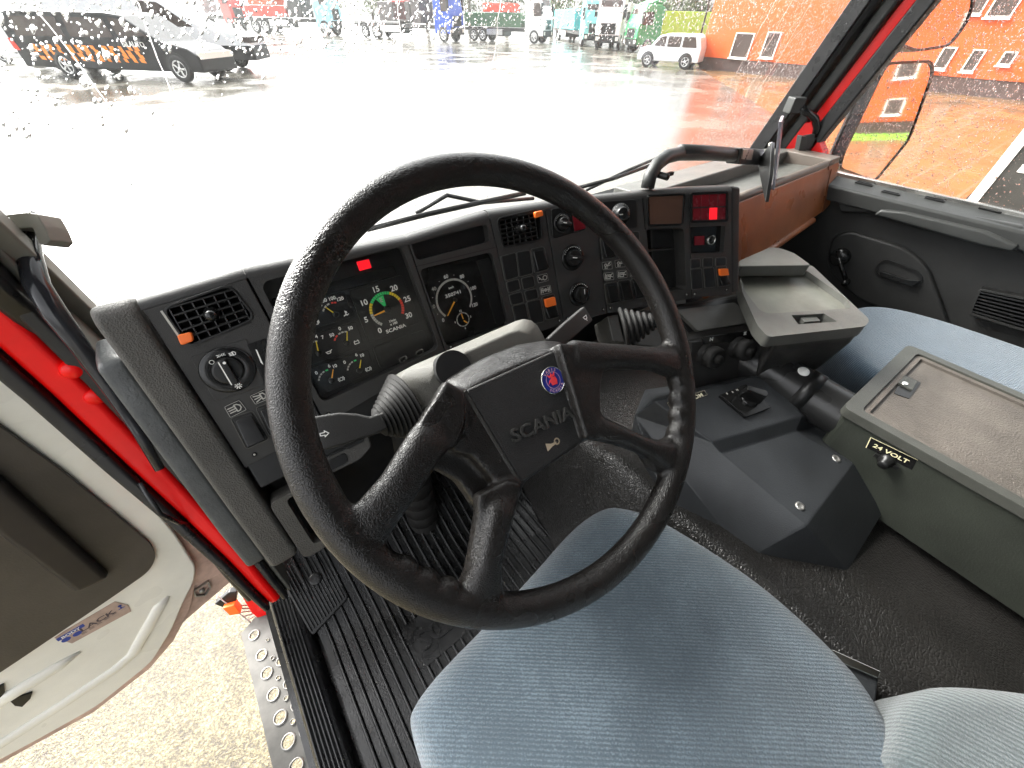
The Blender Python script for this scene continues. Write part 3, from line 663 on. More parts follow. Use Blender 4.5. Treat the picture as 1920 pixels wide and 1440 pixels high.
# shroud: rounded box about the column
mb = MB(); rings = []
for h, w, t0, t1 in ((-.055, .075, -.045, .045), (-.075, .105, -.055, .056), (-.13, .108, -.055, .058), (-.19, .085, -.05, .05), (-.23, .06, -.04, .04)):
    rings.append([WF.P(a-.02, b+.012, h) for a, b in round_poly([(-w, t0), (w, t0), (w, t1), (-w, t1)], .03, 4)])
mb.loft(rings); mb.build('shroud', M['shroud'], col, bevel=.003)
# ignition hole
fs = Fr(onz(852, 690, 2.06), (1, 0, 0), n=(0, .15, 1))
mb = MB(); k = WF.sub(*WF.px(850, 692, -.05), -.05); mb.cyl(k, .021, -.02, .003, n=28); mb.build('ignition_socket', M['void'], col)
# left stalk: bellows then flattened lever
h_st = -.085
P0 = WF.P(*WF.px(757, 768, h_st), h_st); P1 = WF.P(*WF.px(712, 792, h_st+.004), h_st+.004)
dirL = (P1-P0).normalized(); kf = Fr(P0-dirL*.006, WF.n.cross(dirL), n=dirL)
mb = MB(); prof = []
for i in range(9): r = .040-.0030*i; prof += [(r-.0035, .0042*i), (r, .0042*i+.0014), (r, .0042*i+.0028)]
prof += [(.010, .040), (.0085, .046)]
mb.lathe(kf, prof, 36, sx=1.05, sy=.95); mb.build('left_bellows', M['rubber'], col)
mb = MB(); L = [(722, 788, .009, .006), (695, 799, .010, .006), (672, 799, .013, .006), (640, 804, .0165, .006), (572, 818, .0175, .0055)]
rings = []
ctr = [WF.P(*WF.px(x, y, h_st+.012), h_st+.012) for x, y, *_ in L]
dl = (ctr[-1]-ctr[0]).normalized(); sv = WF.n.cross(dl).normalized(); stn = dl.cross(sv).normalized()
for c, (x, y, w, t) in zip(ctr, L): rings.append([c+sv*a+stn*b for a, b in round_poly([(-w, -t), (w, -t), (w, t), (-w, t)], .003, 3)])
mb.loft(rings); st = mb.build('indicator_stalk', M['dash'], col, bevel=.0012)
kf2 = Fr(ctr[-1]+stn*(.0058 if stn.dot(WF.n) > 0 else -.0058), -dl, n=(stn if stn.dot(WF.n) > 0 else -stn)); a, b = kf2.px(596, 816)
mb = MB()
for sx in (-1, 1): mb.strokes(kf2, a+sx*.0052, b, .009, [[(sx*.5, 0), (sx*.1, .32), (sx*.1, .14), (-sx*.35, .14), (-sx*.35, -.14), (sx*.1, -.14), (sx*.1, -.32), (sx*.5, 0)]], w=.1, h=.0004)
mb.build('indicator_arrows', M['white'], st)
# right stalk
ctr = [WF.P(*WF.px(x, y, -.075), -.075) for x, y in ((1030, 648), (1062, 622), (1099, 590))]; dl = (ctr[-1]-ctr[0]).normalized(); sv = WF.n.cross(dl).normalized(); stn = dl.cross(sv)
mb = MB(); rings = []
for c, w in zip(ctr, (.010, .0125, .0125)): rings.append([c+sv*a_+stn*b_ for a_, b_ in round_poly([(-w, -.006), (w, -.006), (w, .006), (-w, .006)], .003, 3)])
mb.loft(rings); st = mb.build('wiper_stalk', M['dash'], col, bevel=.0012)
if stn.dot(WF.n) < 0: stn = -stn
kf2 = Fr(ctr[-1]+stn*.006, dl, n=stn); a, b = kf2.px(1101, 594); mb = MB(); mb.strokes(kf2, a-.004, b, .010, [[(-.35, .3), (.35, .3), (.2, -.1), (-.2, -.1), (-.35, .3)], [(0, -.1), (0, -.4)]], w=.11, h=.0004); mb.build('wiper_symbol', M['white'], st)
# lower column tube with rings and floor collar
top = Vector((.13, .50, 1.86)); bot = Vector((.125, .535, 1.315))
kf = Fr(bot, (1, 0, 0), n=(top-bot)); mb = MB(); Lc = (top-bot).length
prof = [(.050, -.02), (.043, .0), (.040, .02)]
for i in range(1, 6): z_ = .02+.05*i; prof += [(.040, z_-.003), (.0378, z_-.0015), (.0378, z_), (.040, z_+.0015)]
prof += [(.040, Lc)]; mb.lathe(kf, prof, 32); mb.build('column_boot', M['rubber'], col)
mb = MB(); kz = Fr((bot.x, bot.y, 1.345), (1, 0, 0), n=(0, -.45, .9)); mb.lathe(kz, [(.075, -.01), (.075, .004), (.06, .010), (.05, .010)], 32, sy=1.2); mb.build('floor_collar', M['rubber'], col)
# grey bellows behind the wheel on the right: brake valve lever
k0 = onz(1178, 615, 1.99); k1 = k0+Vector((.075, -.06, .035)); dd = (k1-k0).normalized(); kf = Fr(k0-dd*.01, Vector((0, 0, 1)).cross(dd), n=dd)
lev = thing('hand_brake_lever', 'short black lever in a ribbed rubber bellows on the lower dashboard right of the wheel', 'lever', k0)
mb = MB(); prof = []
for i in range(6): r = .036-.0042*i; prof += [(r-.006, .0085*i), (r-.001, .0085*i+.0015), (r, .0085*i+.0035), (r-.001, .0085*i+.0055), (r-.006, .0085*i+.0075)]
prof += [(.012, .053)]; mb.lathe(kf, prof, 32); mb.build('bellows', M['rubber'], lev)
mb = MB(); mb.lathe(kf, [(.011, .05), (.011, .062), (.010, .066), (.0001, .068)], 24); mb.build('handle', M['black'], lev)
# ================================================================== STEERING WHEEL
sw = thing('steering_wheel', 'large black four spoke truck steering wheel with square centre pad', 'steering wheel', WC)
RR, RT = .2335, .0165
mb = MB(); mb.tube([WF.P(RR*math.cos(2*math.pi*i/120), RR*math.sin(2*math.pi*i/120), 0) for i in range(120)], RT, 20, closed=True)
def wp(pts, h0, h1, sc=1.0): mb.prism(WF, WF.pp(pts, h1), h0, h1, scale1=sc)
def limb(L, n=16):
    "rounded limb: (x, y, half width, half thickness, height)"
    C = [WF.P(*WF.px(x, y, h), h) for x, y, w, t, h in L]; rings = []
    for i, (x, y, w, t, h) in enumerate(L):
        d = (C[min(i+1, len(C)-1)]-C[max(i-1, 0)]).normalized(); s_ = WF.n.cross(d).normalized()
        rings.append([C[i]+s_*w*math.copysign(abs(math.cos(q))**.8, math.cos(q))+WF.n*t*math.copysign(abs(math.sin(q))**.8, math.sin(q)) for q in [2*math.pi*k/n for k in range(n)]])
    mb.loft(rings, smooth=True)
# left spoke
wp([(838, 712), (872, 732), (876, 790), (858, 836), (838, 846), (800, 886), (735, 980), (712, 1020), (705, 1052), (660, 1020), (632, 985), (668, 960), (708, 925), (773, 815)], -.016, .003)
limb([(862, 765, .018, .014, -.026), (800, 830, .020, .015, -.004), (745, 915, .018, .014, .001), (690, 985, .020, .013, .001), (650, 1020, .030, .012, 0)])
# bottom spoke
wp([(955, 900), (982, 908), (967, 935), (938, 1022), (930, 1070), (938, 1100), (965, 1130), (920, 1150), (850, 1128), (868, 1100), (878, 1080), (898, 968), (897, 930)], -.016, .002)
limb([(962, 880, .016, .014, -.028), (935, 960, .016, .014, -.002), (912, 1050, .014, .014, .002), (902, 1110, .022, .013, 0), (898, 1140, .034, .011, 0)])
# upper right and lower right spokes with the bridge between them
wp([(1047, 642), (1100, 645), (1160, 649), (1225, 652), (1262, 640), (1285, 690), (1262, 705), (1236, 690), (1152, 689), (1134, 697), (1128, 720), (1128, 770), (1140, 793), (1195, 811), (1240, 829), (1268, 815), (1272, 860), (1258, 890), (1230, 885), (1207, 850), (1160, 834), (1100, 822)], -.014, .002)
limb([(1070, 668, .020, .014, -.008), (1140, 668, .016, .013, -.003), (1215, 672, .016, .013, .001), (1262, 680, .024, .012, 0)])
limb([(1110, 800, .016, .012, -.008), (1160, 815, .012, .012, -.003), (1210, 838, .012, .012, .001), (1252, 856, .020, .012, 0)])
# hub block and dished web
wp([(872, 731), (930, 700), (985, 676), (1030, 657), (1057, 648), (1112, 818), (978, 910), (955, 895), (900, 800)], -.060, -.012)
_O = [(834, 714), (875, 688), (915, 667), (973, 645), (1023, 637), (1056, 641)]; _I = [(872, 731), (903, 714), (935, 699), (985, 677), (1030, 658), (1058, 648)]
for i in range(5):
    a, b, c, d = [WF.P(*WF.px(*p, h), h) for p, h in ((_O[i], -.040), (_O[i+1], -.040), (_I[i+1], -.011), (_I[i], -.011))]
    low = [p-WF.n*.02 for p in (a, b)]+[p-WF.n*.05 for p in (c, d)]
    mb.hull([low[3], low[2], low[1], low[0], d, c, b, a])
wp([(838, 714), (872, 731), (978, 908), (958, 918), (925, 900), (885, 855), (850, 846), (845, 780)], -.050, -.009)
wp([(820, 790), (880, 760), (905, 800), (968, 895), (945, 965), (897, 955), (862, 905), (818, 880), (796, 888)], -.052, -.026)
wp([(850, 740), (885, 745), (975, 898), (950, 905), (900, 850)], -.052, -.016)
# finger bumps
for x, y in ((757, 1068), (797, 1090), (836, 1112), (1246, 716), (1247, 744), (1246, 772), (1243, 800)):
    a, b = WF.px(x, y); q = math.atan2(b, a); r_ = RR-RT*.78; k = WF.sub(math.cos(q)*r_, math.sin(q)*r_, 0, q)
    mb.lathe(k, [(.0001, -.0135), (.008, -.011), (.0125, 0), (.008, .011), (.0001, .0135)], 16, sx=.75, sy=1.0)
raw = mb.build('raw', M['wheel'], None)
m = raw.modifiers.new('r', 'REMESH'); m.mode = 'VOXEL'; m.voxel_size = .0022; m.use_smooth_shade = True
m = raw.modifiers.new('s', 'SMOOTH'); m.iterations = 20; m.factor = .5
dg = bpy.context.evaluated_depsgraph_get(); me = bpy.data.meshes.new_from_object(raw.evaluated_get(dg)); bpy.data.objects.remove(raw)
SPK = [('left', (760, 880)), ('bottom', (915, 1040)), ('upper', (1190, 668)), ('lower', (1180, 825))]
cuts = {}
VL = [WF.O]*0
co = [(v.co-WF.O) for v in me.vertices]; loc = [(c.dot(WF.u), c.dot(WF.v), c.dot(WF.n)) for c in co]
sa = [math.atan2(*reversed(WF.px(*p))) for _, p in SPK]
groups = [MB() for _ in range(6)]; maps = [dict() for _ in range(6)]
hubpoly = [Vector(p) for p in WF.pp([(830, 700), (1060, 632), (1122, 822), (978, 925), (900, 960), (800, 900), (795, 860)], -.02)]
def inside(x, y, P):
    c = False
    for i in range(len(P)):
        a, b = P[i-1], P[i]
        if (a.y > y) != (b.y > y) and x < (b.x-a.x)*(y-a.y)/(b.y-a.y)+a.x: c = not c
    return c
for p in me.polygons:
    x = sum(loc[i][0] for i in p.vertices)/len(p.vertices); y = sum(loc[i][1] for i in p.vertices)/len(p.vertices)
    r_ = math.hypot(x, y)
    if r_ > RR-RT-.004: g = 0
    elif inside(x, y, hubpoly): g = 1
    else:
        t = math.atan2(y, x); g = 2+min(range(4), key=lambda i: abs((t-sa[i]+math.pi) % (2*math.pi)-math.pi))
    mp = maps[g]; f = []
    for i in p.vertices:
        if i not in mp: mp[i] = len(groups[g].v); groups[g].v.append(me.vertices[i].co.copy())
        f.append(mp[i])
    groups[g].f.append(f); groups[g].m.append(0); groups[g].sm.append(True)
nrm = [v.normal.copy() for v in me.vertices]
for g, nm in enumerate(('rim', 'hub', 'spoke', 'spoke', 'spoke', 'spoke')):
    if not groups[g].f: continue
    o = groups[g].build(nm, M['wheel'], sw)
    inv = {b: a for a, b in maps[g].items()}
    o.data.normals_split_custom_set_from_vertices([tuple(nrm[inv[i]]) for i in range(len(o.data.vertices))])
# centre pad
hp = -.010
padp = [(874, 731), (1057, 649), (1110, 816), (978, 905)]
mb = MB(); P = round_poly(WF.pp(padp, hp), .004); mb.prism(WF, P, -.030, hp); pad = mb.build('centre_pad', M['pad'], sw, bevel=.0025, seg=3)
tl, tr, br, bl = [Vector(p) for p in WF.pp(padp, hp)]
for A, B in ((tl, bl), (tr, br)):
    mb = MB(); d = (B-A).normalized(); n_ = Vector((-d.y, d.x))*(-1 if A is tl else 1)
    P = [tuple(A+n_*.0004), tuple(B+n_*.0004), tuple(B+n_*.0045), tuple(A+n_*.0045)]; mb.prism(WF, P, -.03, hp+.0012); mb.build('pad_edge', M['hubtop'], sw, bevel=.001)
def line_ang(fr, p, q, h): a = fr.px(*p, h); b = fr.px(*q, h); return math.atan2(b[1]-a[1], b[0]-a[0]), (a, b)
t, (a, b) = line_ang(WF, (957, 818), (1077, 768), hp)
W_ = math.hypot(b[0]-a[0], b[1]-a[1]); g = glyphs('SCANIA'); gw = max(v[0] for v in g[0])-min(v[0] for v in g[0])
mb = MB(); mb.text(WF, (a[0]+b[0])/2-.002, (a[1]+b[1])/2, W_*.95/gw/1.2, 'SCANIA', hp-.0006, t, depth=.0036, sx=1.2); mb.build('raised_lettering', M['hubtop'], pad, bevel=.0005, seg=1)
k = WF.at(1038, 833, hp); k = k.sub(0, 0, 0, t); mb = MB()
mb.prism(k, [(-.010, -.0045), (-.010, .0045), (-.003, .0018), (.004, .0018), (.004, -.0002), (-.003, -.0018)], 0, .0004)
mb.strokes(k, .004, .0005, .01, [circ(.1, .12, .32, 12)], w=.16, h=.0005); mb.build('horn_symbol', flat('gold_print', (.42, .34, .24), .4), pad)
bc = WF.at(1036, 713, hp); bd = thing
mb = MB(); mb.lathe(bc, [(.0160, -.0005), (.0160, .0015), (.0153, .0022), (.0150, .0012), (.0150, -.0002)], 40); badge = mb.build('badge', M['chrome'], sw)
mb = MB(); mb.cyl(bc, .0152, 0, .0014, n=40); mb.build('badge_face', flat('badge_blue', (.02, .03, .22), .3), badge)
mb = MB(); bt = R_(20); mb.arc(bc, 0, 0, .0093, .0098, 0, 360, .0016, n=36, mi=1)
for i, ch in enumerate('VABIS'):
    q = R_(128-19*i)+bt*.0; mb.text(bc, .0123*math.cos(q), .0123*math.sin(q), .0046, ch, .0016, q-math.pi/2, mi=1)
for i, ch in enumerate('SCANIA'):
    q = R_(225+18*i); mb.text(bc, .0123*math.cos(q), .0123*math.sin(q), .0044, ch, .0016, q+math.pi/2, mi=1)
mb.prism(bc, [(-.004, -.005), (.003, -.006), (.005, -.001), (.004, .003), (-.001, .004), (-.0045, .001)], .0014, .002, mi=0)
mb.prism(bc, [(-.004, .004), (.004, .004), (.0055, .0085), (.0018, .0058), (0, .009), (-.0018, .0058), (-.0055, .0085)], .0014, .002, mi=0)
mb.prism(bc, [(-.008, -.002), (-.0045, -.0005), (-.0045, .002)], .0014, .002, mi=0)
mb.build('crest', [flat('badge_red', (.85, .06, .07), .35), flat('badge_pale', (.75, .45, .5), .4)], badge)
for ch in 'VABISCN': pass
# ================================================================== CAB
M['redpaint'] = mat('red_paint', (.80, .003, .003), .35, coat=.15, spec=.3, blotch=.12, bs=5)
M['cream'] = mat('cream_paint', (.82, .80, .72), .3, blotch=.08, bs=6, coat=.3)
M['pink'] = mat('worn_paint', (.52, .36, .30), .5, blotch=.35, bs=16)
M['pillar'] = mat('pillar_trim', (.026, .027, .026), .42, blotch=.12, grain=.3, gs=900)
M['seal'] = mat('rubber_seal', (.012, .012, .013), .3, blotch=.4, bs=20)
M['khaki'] = mat('frame_grey', (.19, .185, .16), .5, blotch=.2)
M['tunnel'] = mat('quilted_vinyl', (.015, .014, .013), .34, grain=1.0, gs=170, blotch=.3, bs=6, voro=True, gd=.0007, spec=.5)
M['matrub'] = mat('mat_rubber', (.010, .010, .010), .26, grain=.5, gs=260, blotch=.4, bs=12, rv=.18)
M['doorpan'] = mat('door_panel', (.014, .014, .0135), .55, grain=.7, gs=500, blotch=.2)
M['liner'] = mat('cab_liner', (.07, .068, .064), .9, blotch=.1)
M['console'] = mat('console_plastic', (.026, .0280, .0305), .36, grain=.45, gs=420, blotch=.25, bs=7)
M['tan'] = mat('wet_flock', (.098, .085, .073), .5, grain=1.0, gs=330, blotch=.3, bs=10, gd=.001)
M['boxgreen'] = mat('box_green_grey', (.027, .030, .024), .45, grain=.6, gs=330, blotch=.25, bs=8)
M['rimgrey'] = mat('box_rim', (.052, .053, .046), .38, grain=.5, gs=500, blotch=.15)
M['carpet'] = mat('floor_carpet', (.13, .115, .095), .95, grain=1.0, gs=420, blotch=.35, bs=14, gd=.0015)
# --- shell: roof, back wall, walls beside the doors
cab = thing('cab_shell', 'truck cab shell with red door frame, roof and dark windscreen pillars around the driver', 'truck cab', (.75, 0, 1.2))
def slab(name, pts, d, m, par=None, bevel=0, fix=True):
    "closed slab from a 3D polygon, thickened by vector d"
    pts = [Vector(p) for p in pts]; n = len(pts); d = Vector(d); mb = MB()
    mb.add(pts+[p+d for p in pts], [list(range(n)), list(range(n, 2*n))[::-1]]+[[i, (i+1) % n, (i+1) % n+n, i+n] for i in range(n)])
    return mb.build(name, m, par or cab, bevel=bevel, seg=3, fix=fix)
slab('roof', [(-.24, .56, 2.93), (1.80, .56, 2.93), (1.80, -1.1, 2.93), (-.24, -1.1, 2.93)], (0, 0, .05), M['liner'])
slab('back_wall', [(-.24, -1.1, 1.2), (1.80, -1.1, 1.2), (1.80, -1.1, 2.93), (-.24, -1.1, 2.93)], (0, -.05, 0), M['liner'])
slab('side_panel', [(-.27, -1.1, 1.2), (-.27, -.42, 1.2), (-.27, -.42, 2.93), (-.27, -1.1, 2.93)], (-.04, 0, 0), M['liner'])
slab('side_panel', [(1.78, -1.1, 1.2), (1.78, -.5, 1.2), (1.78, -.5, 2.93), (1.78, -1.1, 2.93)], (.04, 0, 0), M['liner'])
slab('header', [(-.2, .60, 2.78), (1.72, .60, 2.78), (1.72, .565, 2.94), (-.2, .565, 2.94)], (0, -.06, 0), M['pillar'])
# windscreen base trim (cowl) and front wall below it
slab('cowl', [(-.2, .755, 2.0), (1.74, .755, 2.0), (1.74, .70, 1.98), (-.2, .70, 1.98)], (0, 0, -.012), M['pillar'], bevel=.002)
slab('front_wall', [(-.24, .77, 1.2), (1.76, .77, 1.2), (1.76, .77, 1.975), (-.24, .77, 1.975)], (0, .03, 0), M['black'])
RK = math.tan(R_(17)); gy = lambda z: .745-(z-2.02)*RK
# right A pillar: dark trim, red body strip, outer seal; raked with the glass
def raked(name, X0, X1, d0, d1, z0, z1, m, bevel=.006, lean=0):
    "bar following the windscreen rake; d = distance behind the glass plane"
    P = []
    for z in (z0, z1):
        k = (z-2.0)*lean
        P += [Vector((X0+k, gy(z)-d0, z)), Vector((X1+k, gy(z)-d0, z)), Vector((X1+k, gy(z)-d1, z)), Vector((X0+k, gy(z)-d1, z))]
    mb = MB(); mb.hull(P); return mb.build(name, m, cab, bevel=bevel, seg=3, fix=True)
raked('pillar_seal', 1.695, 1.712, .0, .05, 1.97, 2.8, M['seal'], .003)
raked('pillar_trim', 1.712, 1.80, -.005, .062, 1.97, 2.8, M['pillar'], .016)
raked('pillar_trim', 1.742, 1.80, .064, .104, 1.97, 2.8, M['pillar'], .010)
raked('red_frame', 1.762, 1.81, .106, .138, 1.97, 2.8, M['redpaint'], .003)
slab('red_frame', [(1.745, .69, 1.95), (1.745, .52, 1.97), (1.745, .52, 2.03), (1.745, .60, 2.11), (1.745, .655, 2.10)], (.05, 0, 0), M['redpaint'], None, .004)
raked('window_seal', 1.745, 1.80, .140, .185, 1.99, 2.8, M['seal'], .006)
# left A pillar
raked('windscreen_edge', -.205, -.178, -.004, .030, 1.9, 2.8, M['khaki'], .004)
raked('pillar_trim', -.235, -.206, .0, .07, 1.75, 2.8, M['seal'], .008)
# windscreen glass and rain
glass = thing('windscreen', 'wide truck windscreen covered in raindrops in front of the dashboard', 'windscreen', (.76, .745, 2.02))
GP = pane('window_glass', (.97, .985, .97), .04)
slab('pane', [(-.2, gy(1.99), 1.99), (1.715, gy(1.99), 1.99), (1.715, gy(2.8), 2.8), (-.2, gy(2.8), 2.8)], (0, .0001, 0), GP, glass)
glass.children[0].data.clear_geometry() if False else None
def single(name, pts, m, par):
    mb = MB(); mb.add(pts, [list(range(len(pts)))]); return mb.build(name, m, par)
bpy.data.objects.remove([o for o in bpy.data.objects if o.parent == glass][0])
single('pane', [(-.2, gy(1.99), 1.99), (1.715, gy(1.99), 1.99), (1.715, gy(2.8), 2.8), (-.2, gy(2.8), 2.8)], GP, glass)
m_drop, t_, p_ = node_mat('rain_water'); p_.inputs['Base Color'].default_value = (1, 1, 1, 1); p_.inputs['Roughness'].default_value = 0.0; p_.inputs['IOR'].default_value = 1.33; p_.inputs['Transmission Weight'].default_value = 1; p_.inputs['Alpha'].default_value = .85
def drops(name, par, place, n, rnd, m=m_drop):
    mb = MB()
    for _ in range(n):
        r = place()
        if r is None: continue
        c, ux, uy, nn, R, sx, sy = r
        V = [c+nn*R*.17]; k = 7
        for q, hh in ((.62, .12), (1.0, 0)):
            for i in range(k):
                t = 2*math.pi*i/k+.3; w = 1+.12*math.sin(3*t+R*9e4)
                V.append(c+ux*R*sx*q*w*math.cos(t)+uy*R*sy*q*w*math.sin(t)+nn*R*hh)
        F = [[0, 1+i, 1+(i+1) % k] for i in range(k)]+[[1+i, 1+k+i, 1+k+(i+1) % k, 1+(i+1) % k] for i in range(k)]
        F.append([1+k+i for i in range(k)][::-1])
        mb.add(V, F, None, True)
    o = mb.build(name, m, par); tag(o, kind='stuff'); return o
gn = Vector((0, math.cos(R_(17)), math.sin(R_(17)))); gx = Vector((1, 0, 0)); gu = Vector((0, -math.sin(R_(17)), math.cos(R_(17))))
rg = random.Random(3)
def proj(p):
    c = Vector(p)-CAM; z = c.dot(CF); return (CX+F_PX*c.dot(CR)/z, CY-F_PX*c.dot(CU)/z) if z > 0 else (-9e3, 0)
def ws_place():
    x = rg.uniform(-.18, 1.70); z = 2.02+.54*rg.random()
    # unwiped fields keep their rain: the upper band and both ends; the wiped arcs are nearly clear
    top = z > 2.325-.015*math.sin(x*9) ; right = x > 1.22+(z-2.0)*.25; left = x < .0 and z > 2.25
    dens = 1.0 if (top and x < 1.3) else (1.0 if right else (.6 if left else .05))
    if rg.random() > dens: return None
    R = rg.choice((.0004, .0005, .0006, .0007, .0009, .0011, .0014, .0018)) * (1.0 if dens > .5 else .8)
    p = Vector((x, gy(z), z))+gn*.0004; s_ = rg.uniform(.8, 1.1)
    el = rg.choice((1, 1.1, 1.5, 2.4)) if x < .4 else rg.choice((1, 1, 1.2, 1.6))
    a = -.5 if x < .35 else .12
    ux = gx*math.cos(a)+gu*math.sin(a); uy = -gx*math.sin(a)+gu*math.cos(a)
    return p, ux, uy, gn, R, s_, el
drops('raindrops', glass, ws_place, 50000, rg)
# running streaks on the outside of the screen
mb = MB()
for x, z0, z1 in ((.235, 2.16, 2.42), (.26, 2.21, 2.42), (.30, 2.20, 2.42), (.47, 2.26, 2.42), (-.06, 2.13, 2.40), (.02, 2.27, 2.45), (1.28, 2.22, 2.44), (1.46, 2.2, 2.45), (1.36, 2.26, 2.45), (.60, 2.28, 2.45)):
    P = []; xx_ = x
    for i in range(14):
        z = z1+(z0-z1)*i/13; xx_ += rg.uniform(-.003, .004)+(.004 if x < 0 else 0); P.append(Vector((xx_, gy(z), z))+gn*.0003)
    mb.tube(P, [.0005+.0003*rg.random() for _ in P], 6, up=(1, 0, 0))
tag(mb.build('water_streaks', m_drop, glass), kind='stuff')
# wipers resting at the base of the glass
def wiper(name, pts, arm, label):
    t = thing(name, label, 'wiper', on(pts[0][0], pts[0][1], (0, .765, 2.02), gn), group='wipers at the foot of the windscreen')
    W0 = [on(x, y, (0, .765, 2.02), gn) for x, y in pts]; mb = MB(); mb.tube(W0, .0035, 8, flat=1.6); mb.build('blade', M['black'], t)
    mb = MB(); A0 = [on(x, y, (0, .785, 2.02), gn) for x, y in arm]; mb.tube(A0, .0045, 8); mb.build('arm', M['black'], t)
wiper('wiper', [(688, 430), (800, 402), (900, 380), (985, 362)], [(780, 400), (838, 366), (905, 380), (1000, 372)], 'long wet wiper seen through the steering wheel above the instruments')
wiper('wiper', [(1085, 352), (1150, 335), (1225, 308)], [(1100, 356), (1180, 318), (1245, 291)], 'wet wiper below the black grab handle on the passenger side')
# --- left door frame: red front edge with seals
path = [(.735, 2.75, -.222), (.725, 2.30, -.222), (.722, 2.13, -.222), (.716, 1.97, -.222), (.69, 1.83, -.219), (.645, 1.70, -.212), (.60, 1.58, -.206), (.565, 1.50, -.203), (.55, 1.45, -.202)]
def ribbon(name, path, x0, x1, w0, w1, m, bevel=.004):
    "band in the opening's edge: offset w0..w1 behind the path line, between x0 and x1"
    rings = []
    for i, (y, z, X) in enumerate(path):
        a = path[max(i-1, 0)]; b = path[min(i+1, len(path)-1)]; d = Vector((b[0]-a[0], b[1]-a[1])).normalized(); n_ = Vector((d.y, -d.x))
        kx = 1-.40*max(0, min(1, (1.85-z)/.4)); q = lambda w, x: Vector((X+x*kx, y+n_.x*w, z+n_.y*w))
        rings.append([q(w0, x0), q(w0, x1), q(w1, x1), q(w1, x0)])
    mb = MB(); mb.loft(rings); return mb.build(name, m, cab, bevel=bevel, seg=3, fix=True)
ribbon('red_frame', path, -.043, -.006, -.01, .060, M['redpaint'], .010)
ribbon('inner_seal', path, -.005, .014, -.02, .066, M['seal'], .005)
ribbon('inner_trim', path, .015, .026, -.02, .050, M['khaki'], .004)
ribbon('outer_seal', path, -.064, -.044, -.01, .068, M['seal'], .008)
for s_ in (3, 4): pass
for (x, y) in ((135, 695), (178, 745), (283, 830), (320, 868), (360, 920)):
    k = Fr(on(x, y, (0, .655, 0), (0, -1, 0)), (1, 0, 0), n=(0, -1, 0)); mb = MB(); mb.lathe(k, [(.012, -.03), (.012, .001), (.009, .005), (.0001, .005)], 16); mb.build('bolt', M['redpaint'], cab)
# lower sill: red flange, ribbed tread strip
sill = thing('door_sill', 'ribbed black rubber tread strip along the driver door sill', 'door sill', (-.26, .3, 1.33))
mb = MB(); prof = [(-.268, 1.285), (-.266, 1.330), (-.262, 1.337)]
for i in range(6): x = -.260+.0072*i; prof += [(x, 1.339), (x+.0015, 1.343), (x+.0042, 1.343), (x+.0056, 1.339)]
prof += [(-.213, 1.337), (-.205, 1.325), (-.203, 1.285)]
rings = [[Vector((x, y, z)) for x, z in prof] for y in (.70, .52, .3, .1, -.42)]
mb.loft(rings); mb.build('tread', M['seal'], sill, bevel=.0009, seg=1, fix=True)
slab('sill_flange', [(-.285, .64, 1.30), (-.285, -.42, 1.30), (-.265, -.42, 1.312), (-.265, .64, 1.312)], (0, 0, -.03), M['seal'], sill)
slab('under_sill', [(-.28, .70, 1.27), (-.28, -.42, 1.27), (-.28, -.42, 1.02), (-.28, .70, 1.02)], (.03, 0, 0), M['black'], sill)
# --- floor, toe board and ribbed mat
floor = slab('floor', [(-.22, .77, 1.30), (1.78, .77, 1.30), (1.78, -1.1, 1.30), (-.22, -1.1, 1.30)], (0, 0, -.06), M['matrub'], cab)
fm = thing('floor_mat', 'wet black ribbed rubber floor mat with moulded lettering under the steering wheel', 'floor mat', (0, .3, 1.30))
TA = R_(31); FZ, YB = 1.312, .44
def matpt(x, s_, h=0):
    "s_ runs forward from y=-0.5; past YB the mat climbs the toe board"
    y = -.6+s_
    if y <= YB-.03: return Vector((x, y, FZ+h))
    if y < YB+.03:
        t = (y-YB+.03)/.06; a = TA*t; base = Vector((x, YB-.03+.06*t*math.cos(a/2), FZ+.06*t*math.sin(a/2))); return base+Vector((0, -math.sin(a), math.cos(a)))*h
    e = y-YB-.03; b = Vector((x, YB-.03+.06*math.cos(TA/2), FZ+.06*math.sin(TA/2)))
    return b+Vector((0, math.cos(TA), math.sin(TA)))*e+Vector((0, -math.sin(TA), math.cos(TA)))*h
SS = [0, .2, .4, .6, .7, .8, .9, .98]+[1.01+.012*i for i in range(6)]+[1.1, 1.2, 1.3]
mb = MB(); X0, X1 = -.195, .46
mb.grid(lambda a, b: matpt(X0+(X1-X0)*a, 1.30*b), 2, 60); mb.build('mat', M['matrub'], fm)
emb_c = Vector((.005, .30))                                      # moulded emblem field
def rib(x, s0, s1, w=.0045, hgt=.0075, mb=None):
    n = max(2, int((s1-s0)/.03)); rings = []
    for i in range(n+1):
        s_ = s0+(s1-s0)*i/n; rings.append([matpt(x-w, s_), matpt(x+w, s_), matpt(x+w*.55, s_, hgt), matpt(x-w*.55, s_, hgt)])
    mb.loft(rings)
mb = MB(); xs = []; x = -.176
while x < .45: xs.append(x); x += .0215
for x in xs:
    gaps = []
    if -.035 < x < .135: gaps.append((.845+.6*0, .945))
    if .215 < x < .30: gaps.append((.985, 1.06))
    cuts_ = [0.02]
    for a, b in gaps: cuts_ += [a, b]
    cuts_.append(1.28)
    for i in range(0, len(cuts_), 2): rib(x, cuts_[i], cuts_[i+1], mb=mb)
tag(mb.build('ribs', M['matrub'], fm, bevel=.001, seg=1), None)
mb = MB(); k = Fr(matpt(.05, .895, .001), (1, 0, 0), (0, 1, 0)); mb.prism(k, round_poly([(-.095, -.05), (.095, -.05), (.095, .05), (-.095, .05)], .02), -.002, .002)
